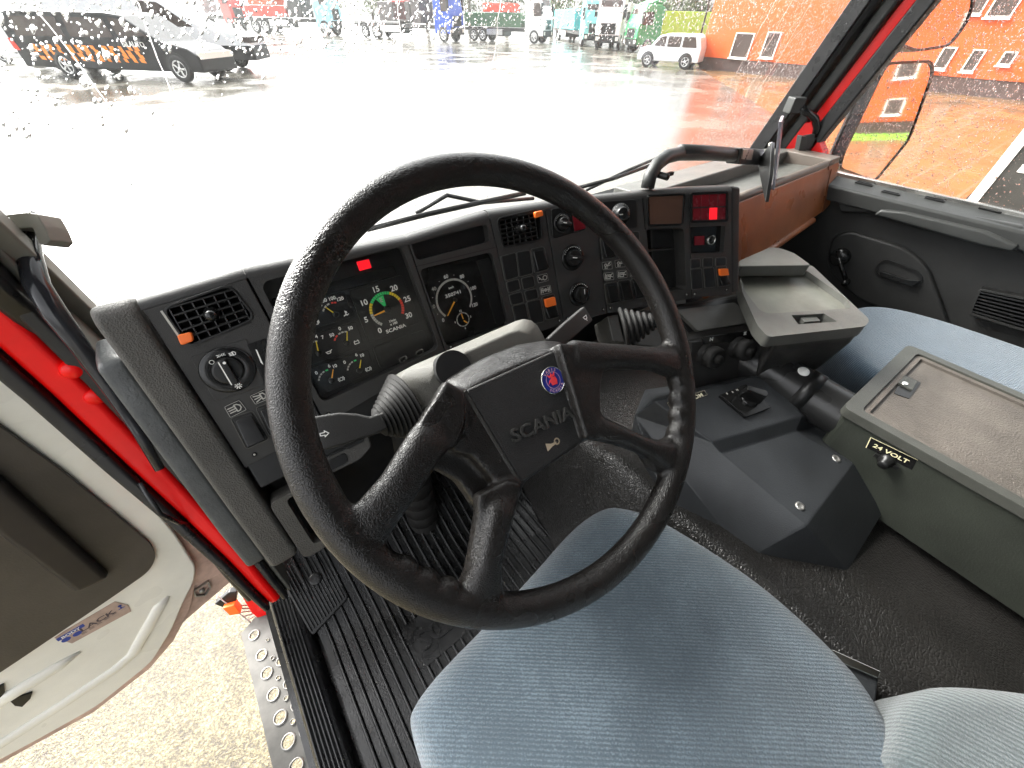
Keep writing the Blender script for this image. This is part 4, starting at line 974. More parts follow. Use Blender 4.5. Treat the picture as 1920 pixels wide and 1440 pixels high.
mb.arc(k, -.055, 0, .030, .036, 0, 360, .004, n=24); mb.arc(k, -.055, 0, .012, .018, 30, 330, .004, n=16)
mb.text(k, .035, 0, .06, 'SCANIA', .002, 0, depth=.004); mb.build('moulded_emblem', M['matrub'], fm)
# footrest: finer ribs on a raised pad by the door
fr_ = Fr(onz(585, 1105, 1.37), (1, .06, 0), n=(0, -.42, .9)); ft = thing('footrest_pad', 'finely ribbed black rubber footrest pad left of the floor mat', 'footrest', fr_.O)
q = fr_.pp([(512, 1062), (598, 1010), (655, 1120), (585, 1195)]); mb = MB(); mb.prism(fr_, round_poly(q, .01), -.03, 0); mb.build('pad', M['matrub'], ft, bevel=.004)
mb = MB(); g = [Vector(p) for p in q]
for i in range(13):
    s_ = (i+.7)/14; A = lines_quad(q, s_, .06); B = lines_quad(q, s_, .95); d = (B-A).normalized(); n_ = Vector((-d.y, d.x))*.0016; mb.prism(fr_, [tuple(A+n_), tuple(B+n_), tuple(B-n_), tuple(A-n_)], 0, .0035)
mb.build('ribs', M['matrub'], ft, bevel=.0008, seg=1); k = fr_.at(592, 1085); mb = MB(); mb.lathe(k, [(.014, 0), (.014, .005), (.010, .006), (.0001, .006)], 20); mb.build('stud', M['matrub'], ft)
slab('floor_edge', [onz(470, 1060, 1.36), onz(520, 1030, 1.36), onz(560, 1120, 1.345), onz(530, 1120, 1.345)], (0, 0, -.05), M['seal'], cab, bevel=.004)
# pale conduit and clutter under the end bolster
mb = MB(); mb.tube([onz(440, 975, 1.6), onz(462, 1000, 1.58), onz(480, 1025, 1.5)], .012, 12); mb.build('conduit', M['khaki'], dash)
# --- engine tunnel
tun = thing('engine_tunnel', 'padded black leather grained engine cover between the seats', 'engine cover', (.8, 0, 1.3))
def tz(x, y):
    "height of the tunnel skin"
    e = .40-.02*math.sin(y*3)+max(0, y-.15)*.10
    t = max(0, min(1, (x-(e-.05))/.17)); s_ = t*t*(3-2*t)
    h = 1.30+.305*s_
    h += .035*math.exp(-((x-.70)**2/.05+(y+.20)**2/.02))*0+.018*math.exp(-((x-.50)/.06)**2)*(1 if y < .3 else .4)
    h -= .035*max(0, min(1, (x-.66)/.2))*max(0, min(1, (-.05-y)/.2))
    if y > .25: h -= (y-.25)*.25
    return h
def tpt(a, b):
    x = .325+(1.30-.325)*(a**1.5); y = .70-1.7*b; return Vector((x, y, tz(x, y)))
mb = MB(); mb.grid(tpt, 90, 90); mb.f = [f[::-1] for f in mb.f]; mb.build('cover', M['tunnel'], tun)
mb = MB(); mb.grid(lambda a, b: Vector((1.28+.5*a, .1-.95*b, 1.575-.02*math.sin(b*9)*a)), 8, 12); mb.f = [f[::-1] for f in mb.f]; mb.build('passenger_carpet', M['carpet'], tun)
mb = MB(); mb.grid(lambda a, b: Vector((.92+.7*a, .62-.72*b, 1.63-.01*math.sin(a*6+b*5))), 8, 12); mb.f = [f[::-1] for f in mb.f]; mb.build('carpet', M['carpet'], tun)
# --- console on the tunnel
cs = thing('gear_console', 'blue grey plastic console with rotary switch on the engine cover', 'console', (.75, .1, 1.6))
zt = lambda x, y, z: onz(x, y, z)
V = dict(a=zt(1228, 752, 1.76), b=zt(1452, 697, 1.765), c=zt(1505, 780, 1.735), d=zt(1335, 828, 1.735), e=zt(1600, 868, 1.69), f=zt(1512, 985, 1.69), g=zt(1672, 932, 1.62), h=zt(1588, 1072, 1.60), i=zt(1190, 778, 1.70), j=zt(1180, 830, 1.60), k=zt(1262, 985, 1.60), l=zt(1400, 1045, 1.59), m=zt(1570, 792, 1.62), n=zt(1500, 700, 1.62), o=zt(1210, 730, 1.62), q=zt(1352, 850, 1.715), r=zt(1492, 808, 1.715))
ks = list(V); ix = {k: i for i, k in enumerate(ks)}
base = {k+'0': Vector((V[k].x, V[k].y, 1.50)) for k in 'hgjklmno'}
faces = ['abcd', 'dcrq', 'qref', 'feg', 'fgh', 'iad', 'idqf', 'jikl', 'ifl', 'ilk', 'flh', 'cbn', 'cnm', 'rcm', 'rme', 'emg', 'oab', 'obn', 'oia', 'oji']
mb = MB(); fl = [[ix[c] for c in f] for f in faces if f not in ('ifl', 'jikl')]
fl += [[ix[c] for c in f] for f in ('jik', 'ifl', )]
mb.add([V[k] for k in ks], fl)
cb = mb.build('housing', M['console'], cs, fix=True, bevel=.0035, seg=3, angle=9)
# rotary switch
up = (V['b']-V['a']).cross(V['d']-V['a']); up = up if up.z > 0 else -up
ks_ = Fr(V['a'], V['b']-V['a'], n=up)
q = ks_.pp([(1348, 742), (1397, 722), (1444, 765), (1398, 783)], .004); mb = MB(); mb.prism(ks_, round_poly(q, .002), -.001, .008); rs = mb.build('rotary_switch', M['gloss'], cs, bevel=.0012)
k = ks_.at(1404, 748, .009); t0 = R_(-38); k2 = k.sub(0, 0, 0, t0); mb = MB(); mb.lathe(k, [(.021, -.001), (.020, .004), (.017, .007), (.0001, .007)], 32); mb.prism(k2, round_poly([(-.025, -.007), (.020, -.010), (.024, 0), (.020, .010), (-.025, .007)], .003), .004, .034, scale1=.86); mb.build('switch_grip', M['gloss'], rs, bevel=.0015)
mb = MB()
for x, y, s_ in ((1363, 738, '0'), (1374, 735, 'R'), (1382, 731, 'H')):
    a, b = ks_.px(x, y, .008); mb.text(ks_, a, b, .007, s_, .0083, R_(0))
mb.build('switch_marks', M['dim'], rs)
q = ks_.pp([(1250, 756), (1320, 732), (1327, 741), (1256, 767)]); mb = MB(); mb.prism(ks_, q, -.001, .0012); lb = mb.build('label_plate', M['gloss'], cs)
t = math.atan2(q[1][1]-q[0][1], q[1][0]-q[0][0]); mb = MB(); cx = (q[0][0]+q[2][0])/2; cy = (q[0][1]+q[2][1])/2; _a, _b = ks_.px(1300, 746); mb.text(ks_, _a, _b, .0125, 'STRÖM', .0015, t, sx=1.2); mb.strokes(ks_, 0, 0, 1, [offset(q, -.0006)+[offset(q, -.0006)[0]]], w=.0005, h=.0015); mb.build('label_text', flat('label_gold', (.6, .55, .42), .5), lb)
mid = (V['e']-V['f']).cross(V['q']-V['f']); mid = mid if mid.z > 0 else -mid
kk = Fr(V['f'], V['e']-V['f'], n=mid)
for x, y in ((1500, 949), (1568, 860)): 
    k = kk.at(x, y, .001); mb = MB(); mb.lathe(k, [(.0085, -.002), (.0085, .0015), (.005, .0022), (.004, .001), (.0001, .001)], 20); mb.build('screw', M['steel'], cs)
# --- black duct with band
pipe = thing('air_duct', 'fat black pipe with a clamp band running from the dashboard to the storage box', 'pipe', (.98, .1, 1.7))
A, B = onz(1400, 672, 1.76), onz(1600, 790, 1.74); d = (B-A).normalized(); mb = MB(); mb.tube([A-d*.15, A, B, B+d*.2], .050, 32); mb.build('tube', mat('duct_black', (.017, .017, .017), .3, blotch=.3), pipe)
c = onz(1527, 700, 1.76)
s0 = (Vector(onz(1520, 725, 1.77))-A).dot(d); cb_ = A+d*s0; mb = MB(); mb.tube([cb_-d*.014, cb_+d*.014], .0525, 32); mb.build('band', M['black'], pipe)
sv = d.cross(Vector((0, 0, 1))).normalized(); nn = (Vector((0, 0, 1))*.8-sv*.0+(CAM-cb_).normalized()*.6).normalized()
cr = on(1506, 697, cb_+nn*.050, nn); k = Fr(cr, d, n=nn); mb = MB(); mb.lathe(k, [(.0118, -.006), (.0118, .001), (.010, .003), (.0001, .004)], 24); mb.build('pale_cap', M['white'], pipe)
k = Fr(onz(1498, 741, 1.72), d, n=(0, -.3, 1)); mb = MB(); mb.lathe(k, [(.011, -.02), (.011, 0), (.006, .004), (.0001, .004)], 12); mb.build('bolt', M['steel'], pipe)
# --- storage box
bx = thing('storage_box', 'green grey storage box with sunken brown lid and a voltage label', 'storage box', (1.0, -.3, 1.6))
zb = 1.80; A, B = onz(1703, 645, zb), onz(1580, 762, zb)
ux = (A-B).normalized(); uy = Vector((-ux.y, ux.x, 0)); LB = Fr(B, ux, uy); wB = (A-B).length; Lb = .62
mb = MB(); O = round_poly([(0, 0), (wB, 0), (wB, -Lb), (0, -Lb)], .018); I = round_poly([(.022, -.026), (wB-.022, -.026), (wB-.022, -Lb+.02), (.022, -Lb+.02)], .014)
mb.prism(LB, O, -.020, 0, [I]); mb.build('lid_rim', M['rimgrey'], bx, bevel=.004, seg=3)
I2 = offset(I, .001); Z2 = offset(I, -.012)
ln = thing; mb = MB(); hl = LB.pp([(1672, 742), (1688, 706), (1722, 722), (1700, 752)], -.016)
mb.prism(LB, I2, -.019, -.010); mb.prism(LB, I2, -.019, -.0045, [Z2], cap0=False); lid = mb.build('lid', M['tan'], bx, bevel=.0015)
mb = MB(); mb.prism(LB, round_poly(hl, .003), -.012, -.0085); lt = mb.build('latch', M['black'], bx)
q = LB.pp([(1680, 722), (1690, 708), (1716, 720), (1706, 736)], -.012); mb = MB(); mb.prism(LB, round_poly(q, .002), -.012, -.0045); mb.build('latch_plate', M['rimgrey'], lt, bevel=.001)
k = LB.at(1697, 719, -.0043); mb = MB(); mb.lathe(k, [(.006, 0), (.006, .001), (.0042, .0014), (.0001, .0005)], 20, sx=1.3); mb.build('lock', M['chrome'], lt)
mb = MB(); rings = []
for h, e in ((-.021, -.006), (-.10, -.010), (-.20, -.014)): rings.append([LB.P(a, b, h) for a, b in round_poly([(-e, e), (wB+e, e), (wB+e, -Lb-e), (-e, -Lb-e)], .02)])
mb.loft(rings[::-1]); mb.build('body', M['boxgreen'], bx, fix=True)
LS = Fr(LB.P(.0068, 0, -.021), -uy, n=(-ux.x, -ux.y, -.05)); q = LS.pp([(1633, 820), (1720, 862), (1710, 881), (1624, 839)], .001)
w_ = (Vector(q[1])-Vector(q[0])).length; mb = MB(); mb.prism(LS, q, -.002, .0012); lb = mb.build('label_plate', M['gloss'], bx)
t = math.atan2(q[1][1]-q[0][1], q[1][0]-q[0][0]); mb = MB(); cx = sum(p[0] for p in q)/4; cy = sum(p[1] for p in q)/4; mb.text(LS, cx, cy, .0125, '24 VOLT', .0016, t, sx=1.15); mb.strokes(LS, 0, 0, 1, [[q[3], q[0], q[1]]], w=.0015, h=.0014); mb.build('label_text', flat('label_cream', (.75, .68, .42), .5), lb)
k = LS.at(1662, 864, .004); mb = MB(); mb.lathe(k, [(.013, -.004), (.013, .004), (.009, .006), (.009, .016), (.007, .018), (.0001, .018)], 20); mb.box(k, -.02, .02, -.004, .004, 0, .004); mb.build('socket_cap', M['black'], bx)
# --- shelf and lid right of the dashboard
sh = thing('passenger_shelf', 'pale grey plastic tray table with recessed top and latch by the passenger seat', 'tray table', (1.0, .2, 1.7))
SF = Fr(onz(1400, 560, 1.90), (1, 0, 0), (0, 1, 0)); q = SF.pp([(1384, 500), (1395, 497), (1522, 497), (1631, 600), (1622, 612), (1440, 632), (1420, 610), (1392, 548)])
rec = round_poly(SF.pp([(1386, 508), (1512, 507), (1588, 560), (1596, 578), (1440, 588), (1425, 582), (1398, 548)]), .008); lh = round_poly(SF.pp([(1484, 591), (1545, 588), (1570, 603), (1497, 608)]), .003)
mb = MB(); mb.prism(SF, round_poly(q, .012), -.026, 0, [rec, lh]); mb.build('top', M['grey'], sh, bevel=.004, seg=3)
mb = MB(); mb.prism(SF, offset(rec, .001), -.024, -.014); mb.build('tray_floor', mat('tray_pale', (.12, .12, .10), .42, grain=.4, gs=500, blotch=.25, bs=14), sh)
mb = MB(); mb.prism(SF, offset(lh, .001), -.024, -.020); lt = mb.build('latch_recess', M['void'], sh)
q2 = SF.pp([(1500, 595), (1528, 593), (1538, 603), (1508, 605)], -.008); mb = MB(); mb.prism(SF, round_poly(q2, .002), -.022, -.006); mb.build('latch', M['grey'], lt, bevel=.001)
mb = MB(); rings = []; q3 = SF.pp([(1460, 500), (1522, 497), (1628, 600), (1622, 610), (1462, 626), (1450, 560)]); cx = sum(a for a, b in q3)/6; cy = sum(b for a, b in q3)/6
for h, e in ((-.027, .99), (-.05, .985), (-.14, .82)): rings.append([SF.P(cx+(a-cx)*e, cy+(b-cy)*e, h) for a, b in round_poly(q3, .012)])
mb.loft(rings); mb.build('body', M['dash'], sh, fix=True, bevel=.003)
SU = Fr(onz(1450, 480, 1.93), (1, 0, 0), (0, 1, 0)); q = SU.pp([(1386, 488), (1444, 463), (1462, 464), (1490, 474), (1522, 497), (1386, 499)]); mb = MB(); mb.prism(SU, round_poly(q, .01), -.028, 0); mb.build('rear_cover', M['grey'], sh, bevel=.004)
# --- glove compartment side of the dashboard
gv = thing('glove_box', 'passenger dashboard section, front tinted with reflected orange, with open top shelf and side air vent', 'glove box', (1.3, .45, 1.9))
M['brown'] = mat('reflected_orange_brown', (.23, .07, .02), .34, blotch=.3, bs=7, grain=.3, gs=500, rv=.1)  # brown tint puts the orange building's reflection into the base colour
M['brownrim'] = mat('trim_rim', (.12, .10, .085), .4, blotch=.2)
GY0, GZ0 = .455, 2.03
GF = Fr((.875, GY0, GZ0), (1, .012, 0), (0, .36, .93)); Lg = .86
def gpt(a, b, h=0): return GF.P(a, b, h)
vq = round_poly(GF.pp([(1546, 322), (1560, 316), (1548, 365), (1536, 378)]), .008)
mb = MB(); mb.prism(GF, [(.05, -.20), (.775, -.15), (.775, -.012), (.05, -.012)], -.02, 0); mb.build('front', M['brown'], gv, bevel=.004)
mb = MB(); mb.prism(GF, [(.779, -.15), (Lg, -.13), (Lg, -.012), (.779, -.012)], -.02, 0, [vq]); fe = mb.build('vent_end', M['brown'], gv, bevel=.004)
mb = MB(); mb.prism(GF, offset(vq, .001), -.02, -.018); vv = mb.build('air_vent', M['void'], gv)
mb = MB(); vy0 = min(p[1] for p in vq); vy1 = max(p[1] for p in vq); vx0 = min(p[0] for p in vq); vx1 = max(p[0] for p in vq)
for i in range(7): y = vy0+(vy1-vy0)*(i+.5)/7; mb.box(GF, vx0, vx1, y-.0018, y+.0018, -.018, -.003)
mb.build('blades', M['gloss'], vv)
mb = MB(); mb.tube([gpt(0, -.006, -.012), gpt(.776, -.006, -.012)], .012, 16, up=(0, 1, 0)); mb.tube([gpt(.779, -.006, -.012), gpt(Lg, -.006, -.012)], .012, 16, up=(0, 1, 0)); mb.build('top_edge', M['brownrim'], gv)
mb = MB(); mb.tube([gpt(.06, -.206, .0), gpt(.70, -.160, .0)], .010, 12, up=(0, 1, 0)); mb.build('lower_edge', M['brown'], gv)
slab('shelf_floor', [(.89, .47, 2.01), (1.70, .48, 2.01), (1.70, .60, 2.0), (.89, .60, 2.0)], (0, 0, -.01), M['grey'], gv)
slab('shelf_back', [(.89, .60, 2.035), (1.72, .60, 2.035), (1.72, .70, 2.02), (.89, .70, 2.03)], (0, 0, -.04), M['grey'], gv, bevel=.005)
slab('shelf_top', [(1.66, .463, 2.036), (1.735, .463, 2.036), (1.735, .61, 2.036), (1.66, .61, 2.036)], (0, 0, -.04), M['brownrim'], gv, bevel=.004)
slab('box_body', [(.90, .47, 1.99), (1.72, .475, 1.99), (1.72, .44, 1.86), (.90, .40, 1.80)], (0, .25, 0), M['black'], gv)
# --- grab handle with document holder
gh = thing('grab_handle', 'thick black grab handle tube standing on the dashboard in front of the passenger', 'grab handle', (.7, .47, 2.1))
P = [ony(x, y, Y) for x, y, Y in ((1214, 352, .46), (1219, 330, .465), (1232, 308, .47), (1250, 294, .475), (1275, 288, .48), (1330, 289, .49), (1400, 294, .50), (1450, 302, .51))]
mb = MB(); mb.tube(P, .0125, 18, up=(0, 1, 0)); mb.tube([P[4]+Vector((0, 0, .004)), P[5]+Vector((0, 0, .004)), P[6]+Vector((0, 0, .004))], .0128, 18, up=(0, 1, 0)); mb.build('tube', M['pillar'], gh)
q = ony(1244, 330, .45); mb = MB(); k = Fr(q, (1, 0, 0), (0, 0, 1)); mb.lathe(k, [(.006, -.02), (.006, .01), (.003, .012), (.0001, .012)], 12); mb.box(k, -.004, .03, -.003, .003, -.004, .002); mb.build('bracket_screw', M['black'], gh)
hd = thing('tablet_holder', 'black clamp bracket with upright clear plate on the grab handle', 'tablet holder', ony(1430, 300, .48))
HF = Fr(ony(1400, 295, .485), (1, .1, 0), (0, .1, 1)); q = HF.pp([(1389, 277), (1432, 280), (1428, 312), (1384, 308)]); mb = MB(); mb.prism(HF, round_poly(q, .004), -.03, .002); mb.build('clamp', M['pillar'], hd, bevel=.002)
q = HF.pp([(1393, 279), (1412, 280), (1408, 300), (1390, 298)], .003); mb = MB(); mb.prism(HF, round_poly(q, .003), .002, .005); pt = mb.build('name_plate', M['steel'], hd, bevel=.0008)
mb = MB(); a, b = HF.px(1401, 289, .005); mb.text(HF, a, b, .014, 'Mac', .0054, R_(75)); mb.build('lettering', M['black'], pt)
KF = Fr(ony(1440, 300, .46), (.75, .65, 0), (0, 0, 1)); q = KF.pp([(1424, 302), (1450, 266), (1446, 330), (1438, 380), (1428, 330)]); mb = MB(); mb.prism(KF, round_poly(q, .004), -.004, .004); mb.build('bracket', M['black'], hd, bevel=.001)
k = KF.at(1435, 304, .004); mb = MB(); mb.lathe(k, [(.009, 0), (.009, .004), (.005, .006), (.0001, .006)], 16); k = KF.at(1442, 272, .004); mb.lathe(k, [(.007, 0), (.007, .006), (.0001, .008)], 14); k = KF.at(1429, 350, .004); mb.lathe(k, [(.005, 0), (.005, .006), (.0001, .008)], 12); mb.build('screws', M['chrome'], hd)
T0, T1 = ony(1463, 228, .455), ony(1442, 428, .455); ax_ = (T1-T0); pn = Vector((.35, .9, 0)).normalized()
m_ac, t_, p_ = node_mat('acrylic'); p_.inputs['Base Color'].default_value = (.72, .70, .80, 1); p_.inputs['Roughness'].default_value = .2; p_.inputs['Transmission Weight'].default_value = .25
sd_ = (Vector(T0)-CAM).normalized(); sd_ = Vector((sd_.x, sd_.y, 0)).normalized()
mb = MB(); P8 = [T0-pn*0, T1, T1+sd_*.09, T0+sd_*.09]; w_ = CR*.0034; mb.hull([P8[1]-w_, P8[1]+w_, P8[2]+w_, P8[2]-w_, P8[0]-w_, P8[0]+w_, P8[3]+w_, P8[3]-w_]); mb.build('clear_plate', m_ac, hd, fix=True, bevel=.0006)
# pillar clip, hook and handle bracket
ph = thing('pillar_handle', 'small black grab loop and clip at the foot of the right windscreen pillar', 'handle', (1.7, .6, 2.05))
P = [on(x, y, (1.7, .60, 2.1), (-.5, -.8, 0)) for x, y in ((1500, 202), (1516, 212), (1528, 222), (1532, 238), (1528, 256))]; mb = MB(); mb.tube(P, .011, 14); mb.build('loop', M['gloss'], ph)
k = Fr(on(1495, 200, (1.7, .60, 2.1), (-.5, -.8, 0)), (.8, -.5, 0), n=(-.5, -.8, 0)); mb = MB(); mb.box(k, -.024, .018, -.018, .024, -.03, .008); mb.build('clip', M['pillar'], ph, bevel=.003)
HK = Fr(on(1510, 280, (1.7, .58, 2.1), (-.5, -.85, 0)), (.85, -.5, 0), n=(-.5, -.85, 0)); q = HK.pp([(1502, 255), (1512, 256), (1509, 290), (1494, 294)]); mb = MB(); mb.prism(HK, q, -.02, .004); q = HK.pp([(1512, 256), (1538, 251), (1520, 292), (1509, 291)]); mb.prism(HK, q, -.02, -.008); mb.build('hook', M['pillar'], ph, bevel=.002)
# ================================================================== SEATS
def fabric(name, a, b, rot=0, sc=1.0):
    "woven blue grey cloth: wavy cross ribs and fuzzy pile"
    m, t, p = node_mat(name); v = _tc(t, rot=(0, 0, rot)); p.inputs['Roughness'].default_value = .95
    p.inputs['Sheen Weight'].default_value = .35; p.inputs['Sheen Roughness'].default_value = .6; p.inputs['Specular IOR Level'].default_value = .2
    w = t.nodes.new('ShaderNodeTexWave'); w.bands_direction = 'Y'; w.inputs['Scale'].default_value = 74*sc; w.inputs['Distortion'].default_value = 1.6; w.inputs['Detail'].default_value = 2; w.inputs['Detail Scale'].default_value = 3.5
    t.links.new(v, w.inputs['Vector'])
    n1 = noise(t, v, 430, 3, .8); n2 = noise(t, v, 14, 4, .6)
    mix = math_(t, 'ADD', math_(t, 'MULTIPLY', w.outputs['Fac'], .15), math_(t, 'ADD', math_(t, 'MULTIPLY', n1, .72), math_(t, 'MULTIPLY', n2, .4)))
    t.links.new(ramp(t, mix, [(.30, mul(a, .72)), (.62, a), (.9, b)]), p.inputs['Base Color'])
    h = math_(t, 'ADD', math_(t, 'MULTIPLY', w.outputs['Fac'], .4), math_(t, 'MULTIPLY', n1, 1.3)); bump(t, p, h, .9, .0022); return m
FB = fabric('seat_cloth', (.032, .054, .072), (.125, .17, .205), R_(40)); FB2 = fabric('passenger_cloth', (.032, .062, .095), (.075, .115, .15), .2); FB3 = fabric('pale_cloth', (.036, .052, .056), (.12, .152, .158), 1.2, .8)
def cushion(name, outline, z0, z1, m, par, dome=.02, edge=.035, rings=7, n=None, tilt=0, cy=0):
    "upholstered pad: rounded outline, soft edge, domed top"
    cx = (min(p[0] for p in outline)+max(p[0] for p in outline))/2; cyy = (min(p[1] for p in outline)+max(p[1] for p in outline))/2
    R = []; H = z1-z0
    def ring(off, z): return [Vector((x+(cx-x)*-off/max(.05, math.hypot(x-cx, y-cyy)), y+(cyy-y)*-off/max(.05, math.hypot(x-cx, y-cyy)), z+tilt*(y-cy))) for x, y in outline]
    R.append(ring(-.01, z0)); R.append(ring(0, z0+.01)); R.append(ring(0, z1-edge))
    for i in range(1, rings+1):
        t = math.pi/2*i/rings; R.append(ring(-edge*(1-math.cos(t)), z1-edge+edge*math.sin(t)))
    last = R[-1]; k = len(last)
    for s_ in (.97, .93, .88, .82, .75, .66, .56, .44, .3, .15, .01):
        hh = dome*(1-s_*s_)**1.5
        R.append([Vector((cx+(p.x-cx)*s_, cyy+(p.y-cyy)*s_, 0)) for p in last])
        for p, q in zip(R[-1], last): p.z = z1+tilt*(p.y-cy)+hh
    mb = MB(); mb.loft(R, smooth=True); return mb.build(name, m, par, fix=True)
def smooth_out(pts, n=3):
    for _ in range(n):
        o = []
        for i in range(len(pts)):
            a, b = pts[i], pts[(i+1) % len(pts)]; o += [(a[0]*.75+b[0]*.25, a[1]*.75+b[1]*.25), (a[0]*.25+b[0]*.75, a[1]*.25+b[1]*.75)]
        pts = o
    return pts
ds = thing('driver_seat', 'blue grey cloth driver seat cushion below the steering wheel', 'seat', (.2, -.1, 1.3))
_e = [tuple(onz(x, y, 1.69))[:2] for x, y in ((1300, 1022), (1430, 1112), (1570, 1250), (1622, 1326), (1672, 1430))]
ol = smooth_out([(-.055, .135), (.12, .150), (.345, .185), (.405, .125)]+_e+[(_e[-1][0]-.005, _e[-1][1]-.12), (.36, -.55), (-.07, -.55), (-.075, .0), (-.07, .10)], 3)
cushion('cushion', ol, 1.60, 1.735, FB, ds, .012, .045, tilt=-.03)
slab('seat_base', [(.02, .05, 1.30), (.38, .05, 1.30), (.36, -.5, 1.30), (.04, -.5, 1.30)], (0, 0, .31), M['black'], ds, bevel=.01)
slab('backrest', [(-.02, -.56, 1.72), (.42, -.56, 1.72), (.40, -.70, 2.45), (.0, -.70, 2.45)], (0, -.10, 0), FB, ds, bevel=.03)
ar = thing('middle_seat', 'pale grey green patterned cushion corner in the lower right foreground', 'seat', (.55, -.35, 1.6))
c0 = [onz(*p, 1.78) for p in ((1690, 1440), (1702, 1385), (1718, 1318), (1760, 1284), (1815, 1280), (1935, 1290))]
ol = [(c0[0].x, c0[0].y)]+[(p.x, p.y) for p in c0[1:]]+[(c0[-1].x+.12, c0[-1].y-.12), (c0[-1].x+.10, c0[-1].y-.45), (c0[0].x-.03, c0[0].y-.45), (c0[0].x-.01, c0[0].y-.1)]
cushion('cushion', smooth_out(ol, 2), 1.66, 1.78, FB3, ar, .01, .03)
ps = thing('co_driver_seat', 'plain blue passenger seat cushion beside the right door', 'seat', (1.4, -.1, 1.4))
ol = smooth_out([(1.18, .10), (1.24, .135), (1.40, .165), (1.50, .14), (1.56, .06), (1.60, -.10), (1.62, -.55), (1.10, -.55), (1.12, .0)], 3)
cushion('cushion', ol, 1.60, 1.735, FB2, ps, .006, .035)
slab('backrest', [(1.14, -.56, 1.72), (1.60, -.56, 1.72), (1.58, -.70, 2.4), (1.16, -.70, 2.4)], (0, -.10, 0), FB2, ps, bevel=.03)
bk = thing('belt_buckle', 'seat belt anchor with bright metal edge beside the driver cushion', 'belt buckle', onz(1600, 1270, 1.6))
BF = Fr(onz(1600, 1240, 1.66), onz(1650, 1262, 1.66)-onz(1558, 1222, 1.66), n=(-.25, .1, 1)); q = BF.pp([(1530, 1212), (1562, 1219), (1651, 1259), (1646, 1273), (1550, 1232)])
mb = MB(); mb.prism(BF, q, -.006, .003); mb.build('metal_edge', M['chrome'], bk, bevel=.0015)
q = BF.pp([(1540, 1228), (1648, 1268), (1640, 1345), (1600, 1330)], -.008); mb = MB(); mb.prism(BF, q, -.09, -.008); mb.build('anchor_body', M['console'], bk, bevel=.003)
k = BF.at(1600, 1276, -.007); mb = MB(); mb.lathe(k, [(.004, 0), (.003, .002), (.0001, .002)], 10); mb.build('rivet', M['chrome'], bk)
# ================================================================== RIGHT DOOR
rd = thing('passenger_door', 'closed dark passenger door with grille, handle and wet side window', 'door', (1.75, 0, 1.5))
DX = Fr((1.69, 0, 1.97), (0, -1, 0), n=(-1, 0, 0))          # u runs to the rear, v up
def dpoly(pts): return DX.pp(pts)
dz = lambda y, z: (-y, z-1.97)
mb = MB(); mb.prism(DX, [dz(.60, 1.2), dz(-.6, 1.2), dz(-.6, 1.925), dz(.60, 1.925)], -.06, -.02); mb.build('panel', M['doorpan'], rd, bevel=.004)
slab('window_sill', [(1.672, .50, 1.965), (1.672, -.6, 1.965), (1.752, -.6, 1.985), (1.752, .54, 1.985)], (0, 0, -.045), M['pillar'], rd, bevel=.007)
slab('glass_channel', [(1.735, .52, 1.992), (1.735, -.6, 1.992), (1.752, -.6, 1.992), (1.752, .54, 1.992)], (0, 0, -.02), M['chrome'], rd, bevel=.002)
SZ = Fr((1.70, 0, 1.973), (0, -1, 0), n=(-.25, 0, .97))
for (x, y) in ((1670, 362), (1752, 374), (1856, 394), (1620, 345)):
    a, b = SZ.px(x, y); mb = MB(); mb.prism(SZ, round_poly([(a-.025, b-.005), (a+.025, b-.005), (a+.025, b+.005), (a-.025, b+.005)], .005), -.003, .003, [round_poly([(a-.021, b-.0025), (a+.021, b-.0025), (a+.021, b+.0025), (a-.021, b+.0025)], .002)]); mb.build('defrost_slot', M['black'], rd, bevel=.0008)
q = DX.pp([(1560, 352), (1920, 424), (1925, 478), (1880, 462), (1640, 400), (1575, 398)]); mb = MB(); mb.prism(DX, q, -.03, .006); mb.build('upper_pad', M['pillar'], rd, bevel=.008, seg=3)
q = DX.pp([(1636, 404), (1650, 393), (1700, 398), (1850, 434), (1912, 462), (1898, 474), (1840, 462)], .03); mb = MB(); mb.prism(DX, q, -.03, .03); mb.build('arm_ledge', M['pillar'], rd, bevel=.008, seg=3)
lo = DX.pp([(1555, 445), (1590, 432), (1700, 466), (1740, 500), (1770, 580), (1790, 640), (1600, 560), (1545, 500)]); mb = MB(); mb.prism(DX, round_poly(lo, .03), -.022, -.004, scale1=.96); mb.build('pocket_panel', M['doorpan'], rd, bevel=.006, seg=3)
q = DX.pp([(1640, 498), (1660, 485), (1722, 508), (1732, 525), (1716, 542), (1640, 515)]); mb = MB(); mb.prism(DX, round_poly(q, .012), -.01, .0, [offset(round_poly(q, .012), -.006)]); hnd = mb.build('handle_recess', M['black'], rd, bevel=.002)
q = DX.pp([(1650, 508), (1700, 524), (1726, 526), (1712, 538), (1650, 518)], .006); mb = MB(); mb.prism(DX, round_poly(q, .005), -.004, .008); mb.build('handle', M['gloss'], rd, bevel=.003)
k = DX.at(1575, 482, 0); mb = MB(); mb.lathe(k, [(.030, -.01), (.030, .006), (.024, .014), (.0001, .016)], 28); mb.tube([k.P(0, 0, .012), k.P(.03, -.03, .016), k.P(.06, -.06, .016)], .007, 10); e = k.P(.062, -.062, .012); mb.lathe(Fr(e, k.u, n=k.n), [(.010, 0), (.012, .015), (.009, .028), (.0001, .03)], 16); mb.build('window_crank', M['gloss'], rd)
q = DX.pp([(1836, 540), (1935, 560), (1935, 625), (1890, 612), (1815, 588)]); mb = MB(); L = round_poly(q, .012); mb.prism(DX, L, -.02, .004, [offset(L, -.006)]); gr = mb.build('speaker_grille', M['doorpan'], rd, bevel=.002)
mb = MB()
